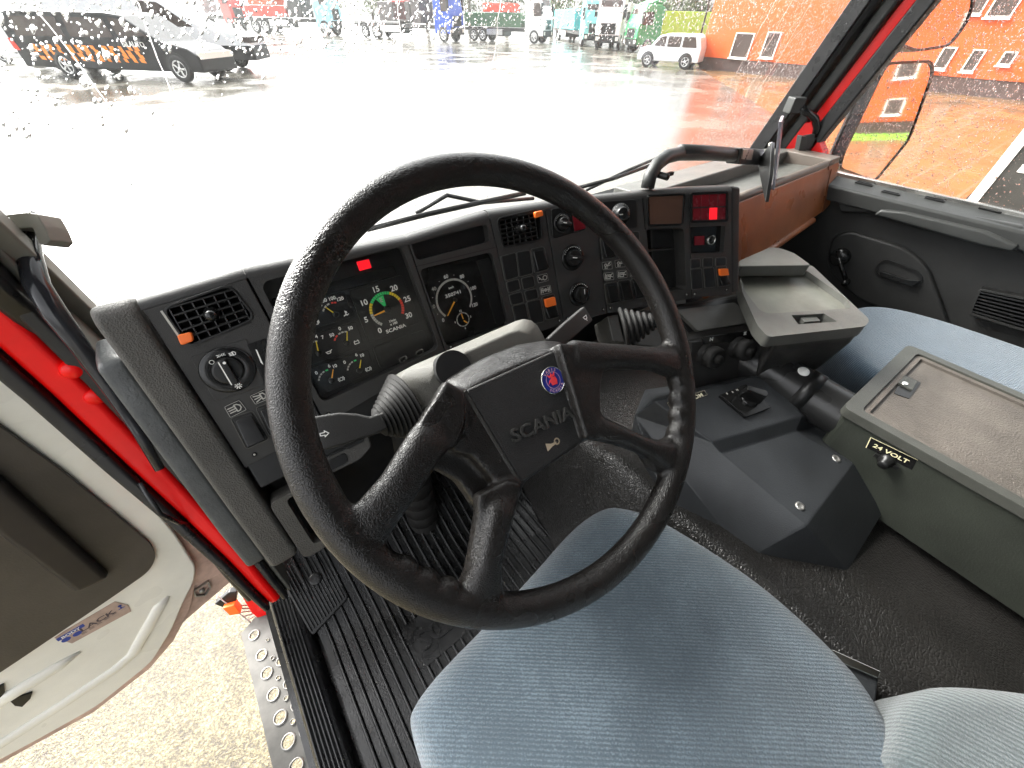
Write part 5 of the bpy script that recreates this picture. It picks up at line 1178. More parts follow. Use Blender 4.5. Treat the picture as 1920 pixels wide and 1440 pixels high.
for i in range(9):
    y = .02+.96*i/8; A = lines_quad([q[0], q[1], q[2], q[4]], .03, y); B = lines_quad([q[0], q[1], q[2], q[4]], .97, y); d = (B-A).normalized(); n_ = Vector((-d.y, d.x))*.0022; mb.prism(DX, [tuple(A+n_), tuple(B+n_), tuple(B-n_), tuple(A-n_)], -.02, .003)
mb.build('grille_bars', M['black'], gr, bevel=.0008, seg=1)
GY = lambda z: gy(z)-.18
single('window_pane', [(1.757, GY(1.98), 1.98), (1.757, -.6, 1.98), (1.757, -.6, 2.8), (1.757, GY(2.8), 2.8)], GP, rd)
wg = Vector((1, 0, 0)); wy = Vector((0, -1, 0)); wz = Vector((0, 0, 1))
m_drop2 = m_drop.copy(); m_drop2.node_tree.nodes['Principled BSDF'].inputs['Alpha'].default_value = .75
def sd_place():
    y = rg.uniform(-.12, .57); z = rg.uniform(1.99, 2.43)
    if y > GY(z)+.005: return None
    R = rg.choice((.0004, .0006, .0008, .001, .0013, .0017)); a = .1
    if y < .15 and z < 2.20 and rg.random() < .85: return None
    return Vector((1.7575, y, z)), wy*math.cos(a)+wz*math.sin(a), -wy*math.sin(a)+wz*math.cos(a), wg, R, 1, rg.choice((1, 1.2, 1.8))
drops('raindrops', rd, sd_place, 14000, rg, m_drop2)
# ================================================================== OUTSIDE MIRRORS
m_mir, t_, p_ = node_mat('mirror_glass'); p_.inputs['Base Color'].default_value = (.85, .85, .85, 1); p_.inputs['Metallic'].default_value = 1; p_.inputs['Roughness'].default_value = .03
def mirror(label, outline, X, target, name='door_mirror'):
    c = [onx(x, y, X) for x, y in outline]; cen = sum(c, Vector())/len(c)
    n_ = ((Vector(target)-cen).normalized()-(cen-CAM).normalized()).normalized()
    t = thing(name, label, 'mirror', cen, group='mirrors outside the passenger window'); f = Fr(cen, n_.cross(Vector((0, 0, 1))).normalized()*-1, n=n_)
    L = round_poly(f.pp(outline), .035, 6)
    mb = MB(); mb.prism(f, L, -.03, .004, [offset(L, -.008)]); mb.build('housing_rim', M['seal'], t, bevel=.002)
    mb = MB(); mb.prism(f, offset(L, -.003), -.002, 0); mb.build('mirror_glass', m_mir, t)
    mb = MB(); mb.prism(f, offset(L, -.001), -.05, -.028, scale1=1.0); mb.build('housing', M['black'], t, bevel=.01); return f
f1 = mirror('upper wet rounded door mirror outside the passenger window', [(1660, 78), (1650, -60), (1800, -90), (1828, 0), (1815, 40), (1780, 88), (1715, 98)], 2.12, (28, -20, 7))
f2 = mirror('tall lower door mirror reflecting the orange building', [(1662, 116), (1745, 112), (1752, 132), (1705, 262), (1640, 342), (1572, 318), (1580, 288)], 2.12, (30, -17, .6))
arm = thing('mirror_arm', 'thin black mirror arm between the two door mirrors', 'mirror arm', (2.0, .6, 1.9))
mb = MB(); mb.tube([onx(1672, 100, 2.14), onx(1660, 112, 2.14)], .014, 10); mb.tube([onx(1666, 112, 2.14), onx(1640, 145, 2.13), onx(1610, 215, 2.12), onx(1572, 292, 2.10), onx(1545, 340, 2.06)], .007, 10); mb.build('tube', M['steel'], arm)
# ================================================================== DRIVER DOOR, OPEN
th = R_(77.3); dd = Vector((-math.sin(th), -math.cos(th), 0)); dn = Vector((math.cos(th), -math.sin(th), 0))
OD = Fr((-.36, .70, 1.5), -dd, n=dn)                       # faces the seat; u towards the hinge
od = thing('driver_door', 'open white driver door with dark inner panel and paint sticker', 'door', (-.36, .70, 1.3))
out = OD.pp([(-330, 355), (0, 575), (60, 618), (150, 690), (260, 800), (340, 905), (395, 985), (420, 1040), (428, 1078), (400, 1092), (372, 1105), (362, 1150), (330, 1210), (285, 1262), (180, 1345), (60, 1412), (0, 1446), (-330, 1610)])
mb = MB(); mb.prism(OD, out, -.045, -.012); mb.build('outer_skin', M['pink'], od, bevel=.006, seg=3)
inn = OD.pp([(-330, 430), (0, 690), (80, 745), (180, 830), (270, 925), (330, 1000), (368, 1060), (364, 1090), (345, 1125), (322, 1180), (285, 1240), (180, 1325), (60, 1392), (0, 1424), (-330, 1590)])
mb = MB(); mb.prism(OD, round_poly(inn, .02), -.012, .004, scale1=.99); mb.build('inner_frame', M['cream'], od, bevel=.006, seg=3)
pan = OD.pp([(-320, 560), (0, 793), (120, 880), (235, 975), (285, 1018), (292, 1042), (278, 1068), (200, 1122), (0, 1256), (-320, 1455)], .004)
mb = MB(); L = round_poly(pan, .022, 5); mb.prism(OD, L, .002, .012, scale1=.99); mb.build('trim_panel', mat('door_trim', (.062, .054, .046), .42, blotch=.3, bs=4, grain=.3, gs=400), od, bevel=.004, seg=3)
pk = OD.pp([(-90, 745), (0, 832), (130, 925), (222, 1000), (228, 1092), (200, 1115), (0, 1245), (-90, 1300)], .012)
ar_ = OD.pp([(-60, 850), (0, 895), (140, 1020), (215, 1088), (150, 1120), (0, 1010), (-60, 960)], .03); mb = MB(); mb.prism(OD, ar_, .008, .035, scale1=.9); mb.build('map_pocket', mat('pocket_trim', (.020, .016, .014), .5, blotch=.2), od, bevel=.008, seg=3)
# pressed bead along the lower edge and corner
def bead(pts, r, m, name, fl=.5):
    P = [OD.P(*OD.px(x, y, .004), .004) for x, y in pts]; mb = MB(); mb.tube(P, r, 12, flat=fl, up=tuple(OD.n)); return mb.build(name, m, od)
bead([(316, 1118), (300, 1135), (275, 1180), (250, 1225), (215, 1255), (120, 1318), (0, 1395), (-80, 1440)], [.004]+[.013]*6+[.013], M['cream'], 'pressed_bead', .45)
bead([(150, 1222), (110, 1248), (40, 1290), (-60, 1350)], [.004, .013, .015, .015], M['cream'], 'pressed_bead', .5)
sk = OD.pp([(102, 1196), (118, 1185), (215, 1128), (240, 1134), (246, 1146), (135, 1206)], .0045); mb = MB(); mb.prism(OD, sk, .003, .0052); stk = mb.build('sticker', mat('sticker_paper', (.46, .34, .28), .5, blotch=.2, bs=30), od)
a, b = OD.px(184, 1163, .0053); a1, b1 = OD.px(222, 1141, .0053); t = math.atan2(b1-b, a1-a); mb = MB(); mb.text(OD, a, b, .017, 'LACK', .0056, t, mi=0, sx=1.15)
a, b = OD.px(133, 1186, .0053); mb.prism(OD.sub(a, b, 0, t), [(-.018, -.004), (.018, -.004), (.018, .005), (-.018, .005)], .0052, .0056, mi=1); mb.text(OD, a, b, .009, 'BODY', .0060, t, mi=2)
for x, y in ((124, 1199), (145, 1188)):
    a, b = OD.px(x, y, .0053); mb.arc(OD, a, b, 0, .0060, 0, 360, .0056, n=18, mi=1)
a, b = OD.px(226, 1138, .0053); mb.strokes(OD, a, b, .012, [[(0, -.4), (0, .3)], [(-.3, -.4), (.3, -.4)], circ(0, .35, .15, 8)], w=.18, h=.0056, rot=t, mi=1)
for i in range(5):
    a, b = OD.px(158+i*14, 1186-i*9, .0053); mb.strokes(OD, a, b, .008, [[(-.4, .3), (.4, .3)], [(-.4, 0), (.3, 0)], [(-.4, -.3), (.4, -.3)]], w=.12, h=.0056, rot=t, mi=0)
mb.build('sticker_print', [flat('sticker_dark', (.07, .05, .06), .6), flat('sticker_blue', (.02, .05, .30), .5), M['white']], stk)
q = OD.pp([(20, 1318), (32, 1310), (62, 1300), (58, 1312), (42, 1328), (28, 1326)], .01); mb = MB(); mb.prism(OD, q, .004, .008); mb.build('drain_plug', M['black'], od, bevel=.001)
q = OD.pp([(-20, 1300), (8, 1285), (10, 1300), (0, 1312), (-20, 1322)], .01); mb = MB(); mb.prism(OD, q, .004, .008); mb.build('drain_plug', M['black'], od, bevel=.001)
for k_, off in enumerate((0, .006)):
    P = [onx(x, y+off*900, -.27+.02*k_) for x, y in ((262, 900), (285, 935), (300, 958), (335, 975), (365, 978), (388, 962), (398, 945))]; mb = MB(); mb.tube(P, .0035, 8); mb.build('cable', M['seal'], od)
for i_ in range(16):
    x = 60+i_*19; y = 655+i_*19*.93+(i_ % 3)*4; a, b = OD.px(x, y, -.0115); mb = MB(); mb.cyl(OD.sub(a, b), .0035, -.013, -.0108, n=10); mb.build('rust_spot', mat('rust', (.10, .035, .02), .8) if 'rust' not in M else M['rust'], od) if i_ % 3 == 0 else None
# screws along the hinge flange, check strap, hinge
for (x, y) in ((145, 795-0), (186, 838-30), (248, 888-30), (268, 905-20), (300, 950-20)):
    k = OD.at(x+20, y-20, -.011); mb = MB(); mb.lathe(k, [(.005, 0), (.004, .003), (.0001, .003)], 12); mb.build('screw', M['cream'], od)
hp_ = OD.pp([(352, 1098), (405, 1065), (432, 1070), (440, 1085), (330, 1180), (300, 1195), (285, 1190)], -.02); mb = MB(); mb.prism(OD, hp_, -.06, -.02); hg = mb.build('hinge_flange', M['pink'], od, bevel=.004)
q = OD.pp([(362, 1110), (392, 1090), (396, 1102), (386, 1118), (366, 1120)], -.014); mb = MB(); L = round_poly(q, .004); mb.prism(OD, L, -.02, -.014, [offset(L, -.003)]); k = OD.at(378, 1106, -.02); mb.lathe(k, [(.006, 0), (.006, .006), (.0001, .007)], 16); mb.build('striker', M['steel'], od)
mb = MB(); P = [onx(x, y, X) for x, y, X in ((-20, 620, -.30), (60, 690, -.30), (110, 725, -.30), (190, 790, -.30), (270, 885, -.30), (330, 965, -.29), (385, 1020, -.285), (430, 1075, -.28), (470, 1120, -.28))]; mb.tube(P, .010, 12); mb.build('door_seal', M['seal'], cab)
# grab rail tube on the left pillar and its clamp
gl2 = thing('entry_rail', 'wet shiny black entry handrail clamped to the left windscreen pillar', 'handrail', (-.19, .68, 2.0))
P = [onx(x, y, X) for x, y, X in ((52, 408, -.185), (50, 440, -.185), (54, 480, -.187), (70, 535, -.19), (105, 590, -.19), (150, 650, -.195), (210, 735, -.20), (260, 810, -.205), (300, 880, -.21))]; mb = MB(); mb.tube(P, [.0115]*5+[.010, .008, .007, .006], 16); mb.build('rail', mat('wet_black', (.02, .021, .024), .12, blotch=.3), gl2)
CF_ = Fr(onx(50, 430, -.175), (.8, -.6, 0), n=(-.5, -.7, .5)); q = CF_.pp([(-12, 412), (20, 403), (58, 399), (76, 402), (90, 425), (102, 452), (92, 462), (80, 458), (68, 428), (18, 432), (-12, 428)]); mb = MB(); mb.prism(CF_, round_poly(q, .002), -.022, .004); mb.build('clamp', M['khaki'], gl2, bevel=.003)
# --- entry step and body below the sill
st = thing('entry_step', 'perforated aluminium entry step plate below the driver door sill', 'step', (-.4, .4, .95))
ZS = 1.0; SFr = Fr((0, 0, ZS), (1, 0, 0), (0, 1, 0)); q = SFr.pp([(452, 1188), (485, 1150), (560, 1160), (720, 1540), (535, 1540)])
hl = []
import itertools
for i, (x, y, r_) in enumerate([(477, 1191, .0125), (491, 1228, .013), (501, 1262, .0135), (513, 1302, .014), (526, 1345, .0145), (541, 1390, .015), (556, 1437, .015), (502, 1200, .004), (512, 1234, .005), (522, 1271, .005), (537, 1309, .0055), (550, 1353, .006), (527, 1240, .011), (541, 1282, .011), (556, 1322, .012), (572, 1370, .012), (590, 1420, .012), (521, 1206, .006)]):
    a, b = SFr.px(x, y); hl.append((a, b, r_, [(a+r_*math.cos(2*math.pi*k/16), b+r_*math.sin(2*math.pi*k/16)) for k in range(16)]))
mb = MB(); mb.prism(SFr, q, -.004, 0, [h[3] for h in hl]); pl2 = mb.build('plate', mat('wet_aluminium', (.095, .092, .084), .6, .3, blotch=.3, bs=14), st)
mb = MB()
for a, b, r_, _ in hl:
    mb = MB(); mb.lathe(SFr.sub(a, b), [(r_*1.22, -.001), (r_*1.12, .004), (r_*.98, .0045), (r_*.94, -.004)], 20)
    mb.f = [f for f in mb.f if len(f) == 4]; mb.m = mb.m[:len(mb.f)]; mb.sm = mb.sm[:len(mb.f)]; mb.build('raised_rim', M['steel'], pl2)
sb = thing('front_wing', 'red painted front corner of the truck with orange marker lamp below the door', 'bodywork', (-.4, .75, .9))
FW = Fr((-.40, .80, 1.15), (1, 0, 0), n=(-.3, -.9, .3)); q = FW.pp([(438, 1090), (520, 1110), (540, 1200), (492, 1168), (470, 1150), (448, 1112)]); mb = MB(); mb.prism(FW, q, -.03, 0); mb.build('red_panel', M['redpaint'], sb, bevel=.006)
q = FW.pp([(418, 1138), (440, 1132), (452, 1148), (432, 1152)], -.01); mb = MB(); mb.prism(FW, q, -.03, -.005); mb.build('marker_lamp', M['orange'], sb, bevel=.002)
mb = MB()
for i in range(7):
    A = FW.P(*FW.px(402+i*9, 1128+i*7), -.02); B = FW.P(*FW.px(425+i*9, 1146+i*7), -.02); C_ = FW.P(*FW.px(465+i*2, 1152+i*5), -.03); mb.tube([A, B, C_], .0022, 6)
mb.build('lamp_grille', M['steel'], sb)
q = FW.pp([(404, 1128), (430, 1106), (446, 1104), (444, 1124), (420, 1134)], -.03); mb = MB(); mb.prism(FW, q, -.04, -.02); mb.build('lamp_housing', M['black'], sb, bevel=.003)
# ================================================================== OUTSIDE
def ground_mat():
    m, t, p = node_mat('wet_concrete'); v = _tc(t)
    n = noise(t, v, 130, 3, .7); n3 = noise(t, v, 24, 4, .7); n2 = noise(t, v, .35, 5, .6)
    mix = math_(t, 'ADD', math_(t, 'MULTIPLY', n, .55), math_(t, 'ADD', math_(t, 'MULTIPLY', n2, .25), math_(t, 'MULTIPLY', n3, .25)))
    t.links.new(ramp(t, mix, [(.40, (.022, .019, .014)), (.49, (.072, .066, .052)), (.56, (.13, .122, .10)), (.66, (.24, .228, .195))]), p.inputs['Base Color'])
    t.links.new(ramp(t, n2, [(.42, (.06,)*3), (.56, (.28,)*3)]), p.inputs['Roughness'])
    b = noise(t, v, 6, 5, .7); bump(t, p, math_(t, 'ADD', b, math_(t, 'MULTIPLY', n, .4)), .35, .012); return m
def sheet(name, pts, z, m):
    mb = MB(); mb.add([(x, y, z) for x, y in pts], [list(range(len(pts)))]); o = mb.build(name, m, None); tag(o, kind='structure'); return o
sheet('ground', [(-400, -400), (700, -400), (700, 700), (-400, 700)], 0, ground_mat())
def gravel_mat():
    m, t, p = node_mat('speckled_gravel'); v = _tc(t); n = noise(t, v, 95, 3, .75); n3 = noise(t, v, 7, 5, .6)
    t.links.new(ramp(t, math_(t, 'ADD', math_(t, 'MULTIPLY', n, .75), math_(t, 'MULTIPLY', n3, .25)), [(.38, (.022, .014, .006)), (.48, (.070, .053, .020)), (.54, (.125, .102, .046)), (.62, (.235, .205, .105))]), p.inputs['Base Color'])
    p.inputs['Roughness'].default_value = .45; bump(t, p, n, .6, .01); return m
sheet('gravel', [(-9, -4), (-.1, -4), (-.1, 1.9), (-1.6, 2.3), (-4, 2.0), (-9, 1.0)], .004, gravel_mat())
def paving_mat():
    m, t, p = node_mat('wet_paving'); v = _tc(t); b = t.nodes.new('ShaderNodeTexBrick'); b.inputs['Scale'].default_value = 1
    b.inputs['Color1'].default_value = (.19, .11, .045, 1); b.inputs['Color2'].default_value = (.15, .09, .04, 1); b.inputs['Mortar'].default_value = (.20, .13, .08, 1)
    b.inputs['Brick Width'].default_value = .9; b.inputs['Row Height'].default_value = .45; b.inputs['Mortar Size'].default_value = .03
    t.links.new(v, b.inputs['Vector']); t.links.new(b.outputs['Color'], p.inputs['Base Color'])
    n2 = noise(t, v, .5, 5, .6); t.links.new(ramp(t, n2, [(.42, (.08,)*3), (.6, (.30,)*3)]), p.inputs['Roughness']); bump(t, p, noise(t, v, 3, 5, .7), .3, .02); return m
sheet('brick_paving', [(7, -45), (30.9, -45), (30.9, 19), (24, 13), (13, 3.5), (7, 1.8)], .004, paving_mat())
# --- building
M['facade'] = mat('orange_render', (.52, .075, .006), .5, blotch=.08, bs=.6)
M['plinth'] = mat('dark_plinth', (.06, .035, .03), .6, blotch=.3, bs=2)
M['glassdark'] = flat('window_dark', (.06, .045, .04), .1)
M['trimwhite'] = flat('white_trim', (.75, .72, .66), .5)
bd_ = thing('orange_building', 'long orange rendered building with white framed windows on a dark plinth', 'building', (31, -5, 0))
BX = Fr((31, 0, 0), (0, -1, 0), n=(-1, 0, 0))
mb = MB(); mb.box(BX, -19.2, 45, .62, 11, -12, 0); mb.build('wall', M['facade'], bd_)
mb = MB(); mb.box(BX, -19.1, 44.9, 0, .615, -11.9, -.05); mb.build('plinth', M['plinth'], bd_)
mb = MB(); mb.box(BX, -19.5, 45.3, 11, 11.3, -12.3, .3); mb.build('roof', M['plinth'], bd_)
def bwin(quad=None, rect=None):
    if quad: P = BX.pp(quad); a0 = min(p[0] for p in P); a1 = max(p[0] for p in P); b0 = min(p[1] for p in P); b1 = max(p[1] for p in P)
    else: a0, a1, b0, b1 = rect
    mb = MB(); w = .05; mb.prism(BX, [(a0, b0), (a1, b0), (a1, b1), (a0, b1)], -.05, .05, [[(a0+w, b0+w), (a1-w, b0+w), (a1-w, b1-w), (a0+w, b1-w)]]); o = mb.build('window', M['trimwhite'], bd_)
    mb = MB(); mb.box(BX, a0+w, a1-w, b0+w, b1-w, -.04, .01); mb.build('pane', M['glassdark'], o)
    mb = MB(); mb.box(BX, a0-.04, a1+.04, b0-.07, b0-.01, .0, .12); mb.build('sill', M['trimwhite'], o)
for q in ([(1826, 93), (1849, 93), (1824, 135), (1803, 133)], [(1885, 97), (1908, 97), (1893, 123), (1872, 121)], [(1770, 90), (1786, 88), (1772, 130), (1755, 129)], [(1828, -12), (1850, -12), (1838, 27), (1822, 27)], [(1875, -15), (1912, -15), (1894, 33), (1858, 31)], [(1380, 66), (1412, 62), (1402, 106), (1374, 108)], [(1440, 62), (1462, 60), (1450, 106), (1430, 108)]): bwin(q)
for i in range(16):
    bwin(rect=(.2+2.4*i, 1.2+2.4*i, .95, 1.75)); bwin(rect=(.2+2.4*i, 1.3+2.4*i, 2.7, 4.1)); 
    if i % 2 == 0: bwin(rect=(.2+2.4*i, 1.3+2.4*i, 5.6, 7.0))
grs = sheet('grass_strip', [(26.8, -40), (30.7, -40), (30.7, -4), (26.8, -4)], .008, mat('wet_grass', (.13, .26, .02), .7, blotch=.4, bs=3)); 
mb = MB(); r3 = random.Random(5)
for _ in range(7000):
    x = r3.uniform(26.8, 30.7); y = r3.uniform(-40, -4); h = r3.uniform(.06, .16); a = r3.uniform(0, 6.3); w = .02
    mb.add([(x-w*math.cos(a), y-w*math.sin(a), .008), (x+w*math.cos(a), y+w*math.sin(a), .008), (x+r3.uniform(-.06, .06), y+r3.uniform(-.06, .06), h)], [[0, 1, 2]])
g = mb.build('grass', mat('grass_blade', (.16, .32, .02), .6, blotch=.3, bs=3), None); tag(g, 'bright green grass along the foot of the orange building', 'grass', kind='stuff')
# --- vehicles
M['tyre'] = mat('tyre', (.02, .02, .02), .7); M['vanblack'] = mat('van_black', (.010, .010, .011), .35, coat=0, blotch=.1, spec=.25); M['vanwhite'] = mat('van_white', (.75, .76, .78), .25, coat=.3, blotch=.05)
M['rimalloy'] = mat('alloy', (.6, .6, .6), .3, .8)
def wheel(par, x, y, r, w=.25, dx=1, spokes=5):
    k = Fr((x, y, r), (1, 0, 0), n=(0, dx, 0)); mb = MB(); mb.lathe(k, [(r*.62, -w), (r*.95, -w), (r, -w*.8), (r, -w*.15), (r*.95, 0), (r*.66, .0), (r*.62, -.03)], 28); o = mb.build('wheel', M['tyre'], par)
    mb = MB(); mb.lathe(k, [(r*.66, -.02), (r*.64, -.005), (r*.56, -.02), (r*.56, -.06)], 24)
    for i in range(spokes): k2 = k.sub(0, 0, 0, 2*math.pi*i/spokes); mb.box(k2, r*.08, r*.60, -r*.07, r*.07, -.04, -.012)
    mb.lathe(k, [(r*.16, -.04), (r*.16, -.006), (.001, -.002)], 16); mb.build('rim', M['rimalloy'], o)
def carlike(name, label, cat, Gr, Gf, body, L_over, H, W, prof, wins, m_body, wheelx, r, deco=None, group=None):
    "Gr/Gf: ground points of rear and front; local x forward"
    Gr = Vector(Gr); Gf = Vector(Gf); d = Gf-Gr; L = d.length
    t = thing(name, label, cat, (0, 0, 0), 0, group)
    sx = L; side = Fr((0, 0, 0), (1, 0, 0), n=(0, -1, 0))        # x forward, z up, facing -y
    P = [(x*L, z*H) for x, z in prof]
    mb = MB(); mb.prism(side, P, -W, 0); b = mb.build('body', m_body, t, bevel=.07, seg=3)
    for w in wins:
        for h0, h1 in ((0, .012), (-W-.012, -W)):
            mb = MB(); mb.prism(side, round_poly([(x*L, z*H) for x, z in w], .06), h0, h1); mb.build('window', M['glassdark'], t)
    for x in wheelx:
        wheel(t, x*L, -.03, r, dx=-1); wheel(t, x*L, W+.03, r, dx=1)
        for h0, h1 in ((0, .006), (-W-.006, -W)):
            mb = MB(); mb.prism(side, [(x*L+r*1.18*math.cos(a), r+r*1.18*math.sin(a)) for a in [math.pi*i/12 for i in range(13)]], h0, h1); mb.build('wheel_arch', M['black'], t)
    if deco: deco(t, side, L, H, W)
    ang_ = math.atan2(d.y, d.x); t.location = Gr; t.rotation_euler = (0, 0, ang_)
    return t
VPROF = [(.0, .16), (.0, .82), (.03, .95), (.08, 1.0), (.60, 1.0), (.68, .95), (.82, .62), (.95, .52), (.995, .40), (1, .16)]
def deco_black(t, f, L, H, W):
    mb = MB(); r_ = random.Random(2); n = 13
    for i in range(n):
        x0 = L*(.10+.62*i/n); w = L*.58/n; c0 = H*.34
        for k in range(4):
            a = x0+w*r_.uniform(.0, .5); b = a+w*r_.uniform(.35, .6); y0 = c0+H*.06*k-H*.05; mb.prism(f, [(a, y0), (b, y0-H*.01), (b-w*.1, y0+H*.05), (a-w*.12, y0+H*.055)], .0, .012)
    mb.build('orange_lettering', flat('decal_orange', (.9, .25, .02), .4), t)
    mb = MB(); mb.text(f, L*.68, H*.56, .26, 'BILAUTO', .013, 0); mb.build('door_lettering', M['white'], t)
    mb = MB(); mb.box(f, L*.985, L*1.0, H*.36, H*.46, -W+.1, -.1); mb.build('headlight', M['trimwhite'], t)
    mb = MB(); mb.prism(f, [(0.0, H*.42), (L*.03, H*.42), (L*.02, H*.6), (0, H*.6)], .0, .014); mb.build('tail_light', M['red'], t)
    mb = MB(); mb.box(f, L*.72, L*.76, H*.60, H*.68, .05, .3); mb.build('door_mirror', M['vanblack'], t)
z0 = lambda x, y: onz(x, y, 0)
def ends(rear, front, er, ef):
    "ground points under the rear and front wheels, extended by the overhangs"
    a, b = z0(*rear), z0(*front); d = b-a; return a-d*er, b+d*ef
r0, f0 = ends((140, 147), (350, 155), .38, .20)
van_w = [(.62, .66), (.78, .66), (.69, .90), (.61, .93)]
carlike('parked_van', 'black van with broken orange lettering along its lower side', 'van', r0, f0, None, 0, 2.25, 2.3, VPROF, [van_w, [(.36, .64), (.59, .65), (.58, .92), (.37, .92)], [(.06, .64), (.33, .64), (.33, .92), (.08, .92)]], M['vanblack'], (.24, .87), .47, deco_black)
def deco_white(t, f, L, H, W):
    mb = MB(); mb.prism(f, [(.80*L, .16*H), (1.003*L, .16*H), (1.0*L, .36*H), (.80*L, .36*H)], -W-.01, .01); mb.build('bumper', M['black'], t)
    mb = MB(); mb.box(f, L*.97, L*1.0, H*.40, H*.48, -W+.1, .012); mb.build('headlight', M['glassdark'], t)
a, b = Vector((-4.8, 35.5, 0)), Vector((5.6, 29.6, 0))
carlike('parked_van', 'white van with black bumper parked behind the black van', 'van', a, b, None, 0, 2.9, 2.3, VPROF, [[(.62, .60), (.79, .60), (.69, .90), (.61, .92)]], M['vanwhite'], (.2, .86), .48, deco_white)
SP = [(0, .2), (0, .62), (.05, .9), (.12, 1.0), (.55, 1.0), (.68, .93), (.80, .64), (.97, .56), (1, .35), (1, .2)]
a, b = z0(1225, 122), z0(1300, 127)
carlike('parked_car', 'white off road car standing in front of the orange building', 'car', b+(b-a)*.2, a-(b-a)*.25, None, 0, 1.75, 1.8, SP, [[(.07, .62), (.30, .62), (.30, .92), (.12, .92)], [(.33, .62), (.54, .62), (.54, .92), (.33, .92)], [(.57, .62), (.76, .64), (.66, .90), (.57, .92)]], M['vanwhite'], (.2, .82), .38)
a = z0(8, 118); carlike('parked_car', 'grey car half out of frame at the far left behind the black van', 'car', a+Vector((-6, 5, 0)), a+Vector((1.5, -1.5, 0)), None, 0, 1.6, 1.8, SP, [[(.33, .62), (.54, .62), (.54, .92), (.33, .92)], [(.57, .62), (.76, .64), (.66, .90), (.57, .92)]], mat('car_grey', (.10, .10, .10), .2), (.2, .82), .38)
def lorry(label, rear, front, H, cabc, load, seed, facing=1, Lmin=None):
    A, B = z0(*rear), z0(*front); d = B-A; L = d.length
    t = thing('parked_truck', label, 'truck', (0, 0, 0), 0, 'trucks parked in a row across the yard'); W = 2.5; r_ = random.Random(seed)
    f = Fr((0, 0, 0), (1, 0, 0), n=(0, -1, 0)); cl = min(2.6, L*.3); s = H/3.4
    mc = mat('cab_'+str(seed), cabc, .3, blotch=.05)
    mb = MB(); mb.prism(f, [(L-cl, .55*s), (L-cl, 3.2*s), (L-cl+.5, 3.4*s), (L-.6, 3.4*s), (L-.15, 2.2*s), (L, 1.6*s), (L, .55*s)], -W, 0); mb.build('cab', mc, t, bevel=.1)
    for h0, h1 in ((0, .015), (-W-.015, -W)):
        mb = MB(); mb.prism(f, [(L-cl*.55, 2.0*s), (L-.35, 2.0*s), (L-.65, 2.9*s), (L-cl*.55, 2.9*s)], h0, h1); mb.build('window', M['glassdark'], t)
    ws = Fr((L-.37, -W/2+W, 0), (0, 1, 0), n=(1, 0, .35)); mb = MB(); mb.hull([Vector(p) for p in ((L-.20, .2, 2.15*s), (L-.14, .2, 2.15*s), (L-.14, W-.2, 2.15*s), (L-.20, W-.2, 2.15*s), (L-.56, .2, 3.15*s), (L-.50, .2, 3.15*s), (L-.50, W-.2, 3.15*s), (L-.56, W-.2, 3.15*s))]); mb.build('windscreen', M['glassdark'], t, fix=True)
    mb = MB(); mb.box(f, 0, L-.4, .85*s, 1.1*s, -W+.1, -.1); mb.box(f, L*.35, L*.5, .45*s, .85*s, -W+.2, -.05); mb.build('chassis', M['black'], t)
    for x in (.12*L, .24*L, L-cl*.5) if L > 9 else (.15*L, L-cl*.5):
        wheel(t, x, -.02, .52*s, .3, -1, 6); wheel(t, x, W+.02, .52*s, .3, 1, 6)
    for k, (x0, x1, z0_, z1, c) in enumerate(load):
        mb = MB(); mb.box(f, x0*L, x1*L, z0_*s, z1*s, -W+.05, -.05); mb.build('load' if k else 'body', mat('load_%d_%d' % (seed, k), c, .45, blotch=.2, bs=2), t, bevel=.05)
    mb = MB(); mb.box(f, L-.06, L+.02, .5*s, 1.0*s, -W, 0); mb.build('bumper', M['black'], t); mb = MB(); mb.box(f, L-.02, L+.03, 1.05*s, 1.75*s, -W+.5, -.5); mb.build('grille', M['black'], t)
    for y0_ in (-W+.1, -.4): mb = MB(); mb.box(f, L+.0, L+.04, .65*s, .9*s, y0_, y0_+.3); mb.build('headlight', M['trimwhite'], t)
    for h0 in (.05, -W-.3): mb = MB(); mb.box(f, L-.35, L-.15, 2.1*s, 2.9*s, h0, h0+.25); mb.build('door_mirror', M['black'], t)
    mb = MB(); mb.prism(f, [(L-cl, 3.42*s), (L-cl, 3.9*s), (L-cl+.5, 3.85*s), (L-.7, 3.42*s)], -W+.3, -.3); mb.build('roof_deflector', mc, t, bevel=.08)
    mb = MB(); mb.box(f, L-cl-.35, L-cl-.1, 1.1*s, 3.0*s, -W+.2, -W+.4); mb.build('exhaust_stack', M['rimalloy'], t)
    mb = MB(); mb.box(f, L*.30, L*.5, .55*s, 1.0*s, .0, .06); mb.build('side_guard', M['rimalloy'], t)
    t.location = A; t.rotation_euler = (0, 0, math.atan2(d.y, d.x)); return t
lorry('truck with pale blue cab and red crane load left of centre', (465, 62), (628, 68), 5.4, (.30, .58, .68), [(.05, .52, 1.15, 1.9, (.6, .05, .03)), (.12, .40, 1.95, 2.9, (.5, .1, .03)), (.54, .70, 1.15, 3.2, (.05, .05, .05))], 11)
lorry('truck with dark blue cab and low empty deck behind', (668, 70), (848, 80), 4.6, (.02, .07, .40), [(.0, .5, 1.12, 1.3, (.3, .3, .3)), (.30, .62, 1.3, 2.6, (.07, .06, .06)), (.63, .72, 1.2, 3.3, (.06, .05, .05)), (.45, .58, 1.4, 2.7, (.35, .03, .03))], 12)
lorry('truck with white cab and dark green body with a red crane on top', (872, 76), (1018, 83), 4.2, (.7, .7, .7), [(.0, .72, 1.15, 2.2, (.03, .09, .04)), (.25, .60, 2.25, 2.9, (.6, .06, .03))], 13)
